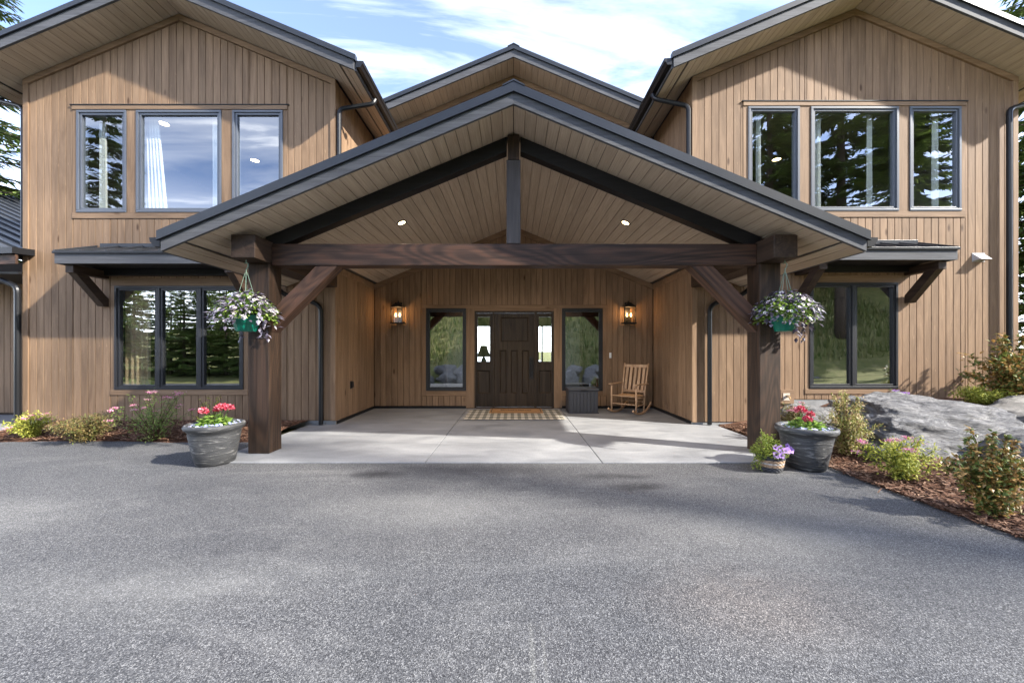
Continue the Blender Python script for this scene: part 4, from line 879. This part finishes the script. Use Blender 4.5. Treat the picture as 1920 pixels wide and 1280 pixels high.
M_stem = plain('brown_stems', (.10, .05, .03), .8); M_gst = plain('green_stems', (.08, .13, .03), .7)
def potmat():
    m, t, p, o = newmat('weathered_grey_pot'); p.inputs['Roughness'].default_value = .55
    tc = N(t, 'ShaderNodeTexCoord'); mp = t.nodes.new('ShaderNodeMapping'); mp.inputs['Scale'].default_value = (3, 3, 22); t.links.new(tc.outputs['Object'], mp.inputs[0])
    n = N(t, 'ShaderNodeTexNoise', Scale=1.2, Detail=7, Roughness=.65, Distortion=1.2); t.links.new(mp.outputs[0], n.inputs[0])
    r = ramp(t, n.outputs[0], [(.35, (.035, .036, .038)), (.56, (.07, .07, .069)), (.64, (.24, .233, .22)), (.71, (.085, .083, .08))]); t.links.new(r.outputs[0], p.inputs['Base Color']); bump(t, p, n.outputs[0], .9, .014); return m
M_pot = potmat(); M_soil = plain('potting_soil', (.03, .02, .014), .95, var=.4, scale=40)
def planter(name, loc, label, seed, heads):
    random.seed(seed); e = empty(name, loc, random.uniform(0, 6), label, 'planter')
    wob = lambda a, z: .012*math.sin(3*a+z*9)+.008*math.sin(z*70+2*math.sin(2*a))
    m = MB(); m.lathe([(.001, .0), (.185, .0), (.20, .015), (.232, .18), (.262, .36), (.262, .385), (.275, .395), (.282, .41), (.30, .425), (.308, .45), (.30, .475), (.285, .482), (.265, .47), (.255, .43), (.25, .38)], 56, wob=wob)
    m.build('pot', M_pot, e, local=True, origin=(0, 0, 0), smooth=True)
    m = MB(); m.lathe([(.001, .435), (.15, .43), (.258, .42)], 30); m.build('soil', M_soil, e, local=True, origin=(0, 0, 0), smooth=True)
    lm = MB(); fm = MB(); cm = MB()
    for _ in range(230):
        a = random.uniform(0, 6.283); r = .15*math.sqrt(random.random()); p = Vector((r*math.cos(a), r*math.sin(a), .44+random.uniform(0, .15)*(1-r/.2)))
        d = (Vector((math.cos(a), math.sin(a), .5))+rv()*.6).normalized(); leaf_quad(lm, p, d, Vector((0, 0, 1)), random.uniform(.05, .085), random.uniform(.02, .032))
    for _ in range(130):
        a = random.uniform(0, 6.283); r = random.uniform(.13, .255); p = Vector((r*math.cos(a), r*math.sin(a), .455+random.uniform(-.005, .035)))
        trumpet(fm, cm, p, (Vector((math.cos(a)*.4, math.sin(a)*.4, 1))+rv()*.4).normalized(), random.uniform(.012, .02))
        leaf_quad(lm, p-Vector((0, 0, .02)), rv()+Vector((0, 0, .4)), Vector((0, 0, 1)), .03, .012)
    lm.build('foliage', M_lg, e, local=True, origin=(0, 0, 0), fix=False, kind='stuff'); fm.build('lobelia_blossoms', M_petb, e, local=True, origin=(0, 0, 0), fix=False, kind='stuff'); cm.build('blossom_throats', plain('pale_throat', (.5, .5, .55), .7), e, local=True, origin=(0, 0, 0), fix=False, kind='stuff')
    for (hx, hy, hz, hr) in heads:
        m = MB()
        for _ in range(130):
            d = rv(); d.z = abs(d.z)*.9-.25; d.normalize(); p = Vector((hx, hy, hz))+d*hr*random.uniform(.6, 1); leaf_quad(m, p-d*.01, d+rv()*.5, rv(), hr*.5, hr*.24, .1)
        h_ = m.build('flower_head', M_petr, e, local=True, origin=(0, 0, 0), fix=False)
        m = MB(); m.tube([(hx*.3, hy*.3, .42), (hx, hy, hz)], .005, 6); m.build('flower_stem', M_gst, h_, local=True, origin=(0, 0, 0))
    e.rotation_euler = (0, 0, 0); return e
planter('flower_planter', (-3.62, 4.66, .004), 'round grey planter of red geraniums standing alone beside the mulch and porch post', 3, [(-.12, -.03, .62, .05), (.0, .03, .63, .045), (.085, -.02, .66, .055), (.145, .03, .65, .052), (.05, .08, .66, .045)])
planter('flower_planter', (3.40, 4.47, .004), 'round grey planter of red geraniums with a wicker basket of petunias at its foot', 5, [(-.06, .0, .66, .055), (.07, .02, .61, .042), (-.045, -.09, .565, .048)])
# wicker basket of petunias
random.seed(11); e = empty('petunia_basket', (2.915, 4.36, .004), label='small striped wicker basket of purple petunias on the asphalt', cat='flower basket')
Mw1 = plain('dark_wicker', (.05, .05, .055), .7, var=.5, scale=60); Mw2 = plain('tan_wicker', (.40, .27, .17), .7, var=.4, scale=60); Mw3 = plain('pale_wicker', (.5, .47, .43), .7, var=.3, scale=60)
for k in range(11):
    z = .012+k*.0165; r = .105+.033*k/10; m = MB(); pts = [(math.cos(a)*(r+.006*math.cos(16*a+math.pi*k)), math.sin(a)*(r+.006*math.cos(16*a+math.pi*k)), z) for a in lin(0, 2*math.pi, 64)]
    m.tube(pts, .0092, 6, cap=False); m.build('wicker_band', Mw1 if k < 3 or k > 7 else (Mw3 if k == 5 else Mw2), e, local=True, origin=(0, 0, 0), smooth=True)
m = MB(); m.lathe([(.001, .17), (.125, .165)], 24); m.build('soil', M_soil, e, local=True, origin=(0, 0, 0))
lm = MB()
for _ in range(900):
    a = random.uniform(0, 6.283); r = .17*math.sqrt(random.random()); lean = Vector((-.05, 0, 0)); hgt = .25*math.exp(-((r-.02)/.13)**2)*random.random()
    p = Vector((r*math.cos(a)-.02, r*math.sin(a), .16+hgt)); leaf_quad(lm, p, (Vector((math.cos(a), math.sin(a), .7))+rv()*.8), Vector((0, 0, 1)), random.uniform(.02, .042), random.uniform(.006, .012))
for (sx, sy, sh) in ((-.07, .03, .44), (-.02, .05, .40), (.03, .05, .36), (-.1, -.02, .36), (.07, .02, .33)):
    for k in range(70):
        t = random.random(); p = Vector((sx*t*1.1, sy*t, .17+(sh-.17)*t)); leaf_quad(lm, p, rv()+Vector((0, 0, .5)), Vector((0, 0, 1)), .035, .008)
for k in range(160):     # trailing side
    t = random.random(); p = Vector((-.14-.05*t+random.uniform(-.03, .03), random.uniform(-.09, .03), .2-.17*t)); leaf_quad(lm, p, rv()-Vector((.2, 0, .3)), Vector((0, 0, 1)), .025, .008)
lm.build('foliage', M_lime, e, local=True, origin=(0, 0, 0), fix=False, kind='stuff')
for (x, z, y) in ((-.02, .285, -.12), (.045, .275, -.11), (.085, .255, -.13), (-.035, .215, -.155), (.015, .235, -.15), (.02, .21, -.16), (.155, .285, -.06), (.175, .25, -.09), (.115, .255, -.12)):
    m = MB(); c2 = MB(); d = Vector((x*1.5, -1, .35)).normalized(); trumpet(m, c2, Vector((x, y, z)), d, random.uniform(.031, .038)); f_ = m.build('petunia_flower', M_petv, e, local=True, origin=(0, 0, 0), fix=False); c2.build('throat', M_thv, f_, local=True, origin=(0, 0, 0), fix=False)
# hanging baskets
def hanging(x, y, ztop, label, seed):
    random.seed(seed); e = empty('hanging_basket', (x, y, 1.60), label=label, cat='hanging basket'); Mg = plain('green_plastic', (.0, .16, .105), .35)
    m = MB(); m.lathe([(.001, 0), (.105, 0), (.112, .01), (.15, .14), (.17, .185), (.176, .2), (.165, .2), (.14, .14)], 14); m.build('bowl', Mg, e, local=True, origin=(0, 0, 0), smooth=False)
    zt = ztop-1.60; Mh = plain('green_wire', (.16, .24, .17), .5)
    for k in range(4):
        a = .5+k*math.pi/2; m = MB(); m.tube([(.15*math.cos(a), .15*math.sin(a), .195), (.01*math.cos(a), .01*math.sin(a), zt-.16)], .003, 6); m.build('hanger_wire', Mh, e, local=True, origin=(0, 0, 0))
    m = MB(); m.tube([(0, 0, zt-.17), (0, 0, zt-.12), (.022, 0, zt-.09), (.026, 0, zt-.055), (0, 0, zt-.035), (-.022, 0, zt-.05)], .0055, 6); m.tube([(0, 0, zt), (0, 0, zt-.037)], .005, 6); m.build('hook', Mh, e, local=True, origin=(0, 0, 0))
    lm = MB(); pm = MB(); fm = MB(); cm = MB(); up = Vector((0, 0, 1))
    def pos(rmax=.40):
        a = random.uniform(0, 6.283); r = rmax*.88*math.sqrt(random.random()); dome = .47-.25*(r/.35)**1.8; lob = .05*noise.noise(Vector((math.cos(a)*2, math.sin(a)*2, seed)))
        return a, r, Vector((r*math.cos(a), r*math.sin(a), dome+lob*2))
    for _ in range(2600):
        a, r, p = pos(.37); p.z -= random.random()**1.5*.22*(1-.4*r/.4); d = Vector((math.cos(a), math.sin(a), .35))+rv()*.8; leaf_quad(lm, p, d, up, random.uniform(.03, .06), random.uniform(.010, .018))
    for _ in range(560):
        a, r, p = pos(.40); p.z -= random.random()**2*.22*(r/.4)-.015; d = Vector((math.cos(a), math.sin(a), -.25*r/.4))+rv()*.55; leaf_quad(pm, p, d, up, random.uniform(.055, .095), random.uniform(.016, .026), .3)
    for _ in range(130):
        a, r, p = pos(.39); p.z += .012-random.random()**3*.18; p += Vector((math.cos(a), math.sin(a), 0))*.02; trumpet(fm, cm, p, (Vector((math.cos(a)*(.3+r*2), math.sin(a)*(.3+r*2)-.3, .7))+rv()*.4).normalized(), random.uniform(.019, .028))
    for k in range(3):        # trailing shoots
        a = random.uniform(0, 6.283)
        for j in range(12): t = j/12; leaf_quad(pm, Vector((math.cos(a)*(.3+.1*t), math.sin(a)*(.3+.1*t), .15-.26*t)), rv()-up*.6, up, .07, .02)
    for nm, mm, mt in (('green_foliage', lm, M_lg), ('purple_foliage', pm, M_lp), ('blossoms', fm, M_petw), ('blossom_throats', cm, M_thr)): mm.build(nm, mt, e, local=True, origin=(0, 0, 0), fix=False, kind='stuff')
    return e
hanging(-3.37, 4.84, 2.503, 'green hanging basket of cream petunias and purple leaves in front of the tan-curtained window', 21)
hanging(3.42, 4.84, 2.503, 'green hanging basket of cream petunias and purple leaves above the wicker basket', 33)

# shrubs
def shrub(loc, h, r, nst, nl, leaf, mat, label, seed, name='shrub', flower=0, fmat=None, upright=.5, cat='shrub', spikes=0, stemmat=None, lw=.42, grp=None):
    random.seed(seed); e = empty(name, loc, label=label, cat=cat, group=grp); st = MB(); lm = MB(); fm = MB(); up = Vector((0, 0, 1)); tips = []
    for k in range(nst):
        a = 2*math.pi*k/nst*1.618*3+random.uniform(-.3, .3); rr = r*random.uniform(.25, 1)*(1 if k >= spikes else .55); hh = h*random.uniform(.62, .95)*(1-.35*(rr/r)**2) if k >= spikes else h*random.uniform(.92, 1.05)
        pts = [Vector((math.cos(a)*rr*t**(1+upright), math.sin(a)*rr*t**(1+upright), hh*t))+Vector((noise.noise(Vector((k, t*3, 0))), noise.noise(Vector((k, t*3, 5))), 0))*.03 for t in lin(0, 1, 7)]
        st.tube(pts, [.007-.005*t for t in lin(0, 1, 7)], 5); tips.append((pts[-1], (pts[-1]-pts[-3]).normalized()))
        per = int(nl*1.7/nst)
        for _ in range(per):
            t = .12+.88*random.random()**.8 ; i = min(6, int(t*7)); p = pts[i].lerp(pts[i+1], t*7-i)
            spread = r*.42*(1-.6*t) if k >= spikes else r*.12*(1.3-t)
            d = (rv()+Vector((math.cos(a), math.sin(a), 0))*.5+up*.35); p = p+rv()*spread*random.random(); p.z = max(.012, p.z); leaf_quad(lm, p, d, up, leaf*1.2*random.uniform(.6, 1.15), leaf*lw*.5*random.uniform(.8, 1.2))
    st.build('stems', stemmat or M_stem, e, local=True, origin=(0, 0, 0), smooth=True); lm.build('foliage', mat, e, local=True, origin=(0, 0, 0), fix=False, kind='stuff')
    if flower:
        random.shuffle(tips)
        for p, d in tips[:flower]:
            fm = MB()
            for _ in range(46):
                q = p+Vector((random.gauss(0, .022), random.gauss(0, .022), random.gauss(0, .006)+.01)); leaf_quad(fm, q, rv()+up*.6, rv(), .016, .006)
            fm.build('flower_cluster', fmat, e, local=True, origin=(0, 0, 0), fix=False)
    return e
M_sp1 = leafmat('spirea_leaves', [(0.087, 0.160, 0.029), (0.174, 0.261, 0.051), (0.290, 0.362, 0.087)], .5, .25)
M_sp2 = leafmat('gold_leaves', [(0.189, 0.232, 0.029), (0.392, 0.420, 0.058), (0.551, 0.522, 0.102)], .5, .3)
M_sp3 = leafmat('bronze_leaves', [(0.102, 0.087, 0.036), (0.189, 0.145, 0.051), (0.290, 0.189, 0.072), (0.145, 0.174, 0.043)], .5, .2)
M_sp4 = leafmat('ninebark_leaves', [(0.087, 0.131, 0.029), (0.160, 0.189, 0.043), (0.290, 0.189, 0.058), (0.406, 0.232, 0.072)], .4, .2)
M_sp5 = leafmat('variegated_leaves', [(0.160, 0.203, 0.043), (0.377, 0.362, 0.087), (0.522, 0.435, 0.189), (0.319, 0.203, 0.102)], .45, .25)
def onl(u, v): Y = F*(EYE-.08)/(v-V0); return (PX(u, Y), Y, bedz_l(PX(u, Y), Y)-.01)
def onr(u, v, z=.1): Y = F*(EYE-z)/(v-V0); return (PX(u, Y), Y, bedz_r(PX(u, Y), Y)-.01)
shrub(onl(58, 814), .42, .30, 22, 1300, .04, M_sp2, 'small golden spirea with pink flowers at the end of the left bed by the downspout', 41, 'spirea_shrub', 7, M_petp)
shrub(onl(160, 818), .45, .42, 34, 2600, .034, M_sp3, 'low bronze-leaved shrub without flowers in the bed below the left wing', 42, 'bronze_shrub')
shrub(onl(290, 818), .82, .48, 24, 1150, .034, M_sp1, 'tall leggy spirea with pink flower heads below the left lower window', 43, 'spirea_shrub', 18, M_petp, upright=.2)
shrub((PX(395, 6.3), 6.3, .08), .52, .3, 8, 160, .04, M_sp2, 'thin yellow-green sprigs behind the geranium planter below the left window', 44, 'young_shrub', spikes=4)
shrub(onr(1588, 848), .80, .34, 30, 3000, .036, M_sp5, 'upright cream and green variegated shrub beside the right planter', 45, 'variegated_shrub', spikes=5)
shrub(onr(1692, 888), .50, .38, 22, 1300, .042, M_sp2, 'pale yellow-green spirea with pink flowers in front of the large flat boulder', 46, 'spirea_shrub', 11, M_petp, stemmat=M_gst)
shrub(onr(1862, 948), .66, .34, 30, 2300, .045, M_sp4, 'bronze-tipped green shrub with upright shoots at the front of the right bed', 47, 'ninebark_shrub', spikes=6, lw=.6)
shrub((PX(1490, 5.7), 5.7, .10), .58, .30, 22, 1500, .032, M_sp3, 'brownish flowering shrub behind the right planter at the post', 48, 'bronze_shrub', 8, M_petp)
shrub((PX(1838, 6.35), 6.35, .46), .34, .42, 26, 1900, .045, M_sp2, 'low lime-green shrub behind the large flat boulder', 49, 'golden_shrub')
shrub((PX(1900, 6.35), 6.35, .42), 1.22, .62, 30, 2300, .075, M_sp4, 'large bronze-tipped shrub by the downspout at the right wing corner', 50, 'ninebark_shrub', spikes=4, lw=.65)
shrub((PX(1685, 6.6), 6.6, .48), .22, .16, 14, 160, .06, M_lg, 'small lavender tuft below the right lower window', 51, 'lavender_plant', 6, M_petv, stemmat=M_gst, lw=.12)
# boulders
def boulder(name, loc, size, rot, mat, label, seed, sub=5, rough=.16, grp=None, cut=True):
    me = bpy.data.meshes.new(name); bm = bmesh.new(); bmesh.ops.create_icosphere(bm, subdivisions=sub, radius=1); sv = Vector((seed*3.1, seed*1.7, 0))
    random.seed(seed); planes = [(rv(), random.uniform(.62, .9)) for _ in range(9)] if cut is True else [(rv(), random.uniform(.5, .78)) for _ in range(16)]
    for v in bm.verts:
        p = v.co.copy(); 
        for n_, d_ in planes:
            k = p.dot(n_)-d_
            if k > 0: p -= n_*k*.85
        f = rough*.8*noise.fractal(p*1.3+sv, .8, 2.1, 7)+.62*rough*noise.ridged_multi_fractal(Vector((p.x*1.6, p.y*1.6, p.z*6+p.x*1.8))+sv, .8, 2.2, 5, 1, 2)*.5-.28*rough
        v.co = p*(1+f)
    bmesh.ops.scale(bm, vec=size, verts=bm.verts); bm.to_mesh(me); bm.free(); me.polygons.foreach_set('use_smooth', [True]*len(me.polygons))
    o = link(name, me, mat, origin=loc, label=label, cat='boulder', group=grp); o.rotation_euler = rot; return o
boulder('boulder', (5.72, 5.42, .02), (1.72, 1.35, .78), (R(8), R(2), R(8)), M_rock, 'large flat grey boulder streaked with pale bands in the right bed', 61, 6, .2)
boulder('boulder', (4.72, 6.1, .22), (.52, .42, .34), (.1, .1, .4), M_rock, 'small rough grey boulder tucked behind the right planter', 62)
boulder('boulder', (8.0, 5.75, .30), (.95, .6, .38), (.0, -.12, .1), M_rock2, 'smooth pale boulder below the large bronze-tipped shrub', 63)
boulder('boulder', (5.95, 3.95, .08), (.85, .75, .42), (.1, .05, .3), M_rock, 'light grey boulder behind the bronze-tipped shrub at the front of the right bed', 64)
# retaining row at the foot of the slope across the drive (seen mirrored in the glass)
protos = [boulder('boulder', (0, 0, 0), (1, .85, .8), (0, 0, 0), M_rock2, 'weathered boulder in the retaining row below the grass slope', 70+k, 4, .2, 'boulders of the retaining row', cut='more') for k in range(5)]
random.seed(77); spots = []
x = -9.5
while x < 17:
    spots.append((x, -7.3+random.uniform(-.25, .2), .15, random.uniform(.75, 1.05))); x += random.uniform(1.1, 1.6)
x = -6
while x < 16:
    spots.append((x, -8.2+random.uniform(-.2, .2), .75, random.uniform(.6, .95))); x += random.uniform(1.0, 1.5)
for i, (x, y, dz, s_) in enumerate(spots):
    o = protos[i] if i < 5 else protos[i % 5].copy()
    if i >= 5: C.objects.link(o)
    o.location = (x, y, drive_z(y)+dz); o.scale = (s_, s_, s_*.9); o.rotation_euler = (random.uniform(-.3, .3), random.uniform(-.3, .3), random.uniform(0, 6.3))
# grass tufts on the slope
random.seed(5); m = MB()
for _ in range(26000):
    x = random.uniform(-14, 26); y = random.uniform(-28, -8.6); z = terrain(x, y)
    a = random.uniform(0, 6.3); hgt = random.uniform(.2, .6); wd = random.uniform(.03, .09)
    m.add([(x-math.cos(a)*wd, y-math.sin(a)*wd, z-.03), (x+math.cos(a)*wd, y+math.sin(a)*wd, z-.03), (x+random.uniform(-.12, .12), y+random.uniform(-.12, .12), z+hgt)], [(0, 1, 2)])
m.build('slope_grass', leafmat('slope_grass_blades', [(.10, .15, .03), (.20, .22, .055), (.36, .33, .15)], .6, .3), fix=False, kind='stuff', label='rough grass covering the slope across the drive', cat='grass')

# ------------------------------------------------------------------ trees
def conifer_mesh(h, rad, seed, whorl=.32, dens=1.0, zmin=.12, droop=.25, spray=.26):
    random.seed(seed); tr = MB(); cr = MB(); up = Vector((0, 0, 1))
    tp = [Vector((.12*noise.noise(Vector((seed, t*3, 0)))*h*.05, .12*noise.noise(Vector((seed, t*3, 7)))*h*.05, h*t)) for t in lin(0, 1, 12)]
    tr.tube(tp, [h*.015*(1-t)+.02 for t in lin(0, 1, 12)], 9); z = h*zmin
    while z < h*.985:
        f = z/h; L = rad*((1-f)**.75)*(.55+.45*min(1, (f-zmin+.05)/.15)); nb = random.randint(4, 6)
        for b in range(nb):
            if random.random() < .1: continue
            a = random.uniform(0, 6.283); LL = L*random.uniform(.55, 1.12)+.15; dirh = Vector((math.cos(a), math.sin(a), 0)); perp = Vector((-math.sin(a), math.cos(a), 0))
            rise = .25*(f-.35); pts = []
            for t in lin(0, 1, 5): pts.append(Vector((0, 0, z))+dirh*LL*t+up*(LL*(rise*t-droop*t*t+.12*t**4)))
            tr.tube(pts, [.012+.010*LL*(1-t)/1 for t in lin(0, 1, 5)], 4, cap=False)
            ns = max(4, int(LL*9*dens))
            for k in range(ns):
                t = .15+.85*(k+random.random())/ns; i = min(4, int(t*5)); p = pts[i].lerp(pts[i+1], t*5-i)
                for sd in (-1, 1):
                    S = spray*(1.15-.55*t)*random.uniform(.7, 1.3)*(.6+.12*min(LL, 4)); d = (dirh*.75+perp*sd*random.uniform(.4, 1.1)+up*random.uniform(-.45, .12)).normalized(); q = p+rv()*.04
                    s2 = d.cross(up).normalized()*S*.16
                    cr.add([q-s2*.5, q+s2*.5, q+d*S*.55+s2-up*S*.05, q+d*S*1.1-up*S*.18, q+d*S*.55-s2-up*S*.05], [(0, 1, 2, 3, 4)])
        z += whorl*random.uniform(.7, 1.3)*(1.15-.4*f)
    return tr.mesh('trunk', True), cr.mesh('crown')
def tree(name, loc, meshes, label, mat, sc_=1.0, rz=0, grp=None):
    e = empty(name, loc, rz, label, 'tree', grp); e.scale = (sc_, sc_, sc_)
    for nm, me, mt in (('trunk', meshes[0], M_bark), ('crown', meshes[1], mat)): o = link(nm, me, mt, e, origin=(0, 0, 0), local=True)
    return e
A = conifer_mesh(25, 3.4, 101, 1.0, .36, .10, .22, .40); A2 = conifer_mesh(23, 5.0, 105, .36, 1.7, .06, .25, .62); B = conifer_mesh(17, 3.6, 102, .30, 1.5, .05, .2, .46); D = conifer_mesh(9, 2.7, 103, .24, 1.6, .02, .15, .42); E = conifer_mesh(13, 3.2, 104, .28, 1.7, .03, .15, .36)
gz = lambda x, y: terrain(x, y)-.1
M_needle3 = leafmat('thicket_needles', [(.09, .15, .03), (.17, .25, .055), (.27, .35, .085)], .55, .3)
tree('fir_tree', (25, -6.3, gz(25, -6.3)), A, 'very tall sparse fir towering beside the drive', M_needle, 1.25)
A3 = conifer_mesh(25, 4.8, 106, .44, 1.15, .27, .25, .56)
for x, y, sc_, rz, lb in ((16.8, -11.2, .9, 0, 'fir with a bare lower trunk mirrored in the first right upper pane'), (21.2, -10.8, 1.0, 2, 'fir with a bare lower trunk mirrored in the broad right upper window'), (26.3, -12, 1.0, 4, 'fir with a bare lower trunk mirrored in the last right upper pane')):
    tree('fir_tree', (x, y, gz(x, y)), A3, lb, M_needle3, sc_, rz)
for x, y, sc_, rz, lb in ((22, -16, .9, 2, 'broad dense fir high on the slope behind the bare-trunked firs'), (30, -15.5, 1.0, 3, 'broad dense fir farthest up the slope beyond the boulder row'), (17.5, -17.5, .85, 5, 'smaller dense fir directly above the boulder row')):
    tree('fir_tree', (x, y, gz(x, y)), A2, lb, M_needle, sc_, rz)
tree('fir_tree', (13.5, -15, gz(13.5, -15)), B, 'dark fir on the slope above the boulder row', M_needle, 1.0, 1)
tree('fir_tree', (-24, -8.5, gz(-24, -8.5)), B, 'lone fir mirrored in the left pane of the left upper windows', M_needle3, 1.05, 3)
tree('fir_tree', (-15.7, 11.2, gz(-15.7, 11.2)), E, 'fir with long light-tipped branches beyond the breezeway roof', M_needle2, 1.05, 1)
tree('fir_tree', (16.4, 10.8, gz(16.4, 10.8)), E, 'bright green fir close behind the right wing', M_needle2, 1.25, 0)
tree('fir_tree', (13.9, 9.9, gz(13.9, 9.9)), E, 'light green fir almost touching the right wing wall', M_needle2, .95, 2)
tree('fir_tree', (12.7, 8.7, gz(12.7, 8.7)), E, 'small light green fir in front of the larger firs by the right wing', M_needle2, .55, 5)
tree('fir_tree', (21.5, 14, gz(21.5, 14)), B, 'taller fir rising behind the right wing roof', M_needle2, 1.1, 4)
random.seed(9)
for k in range(34):
    x = -42+(k%17)*1.75+random.uniform(-.5, .5); y = -16-(k//17)*3.5-random.uniform(0, 2)
    tree('young_fir', (x, y, gz(x, y)), D, 'young fir in the thicket across the drive', M_needle3, random.uniform(.75, 1.05), random.uniform(0, 6), 'young firs of the thicket')
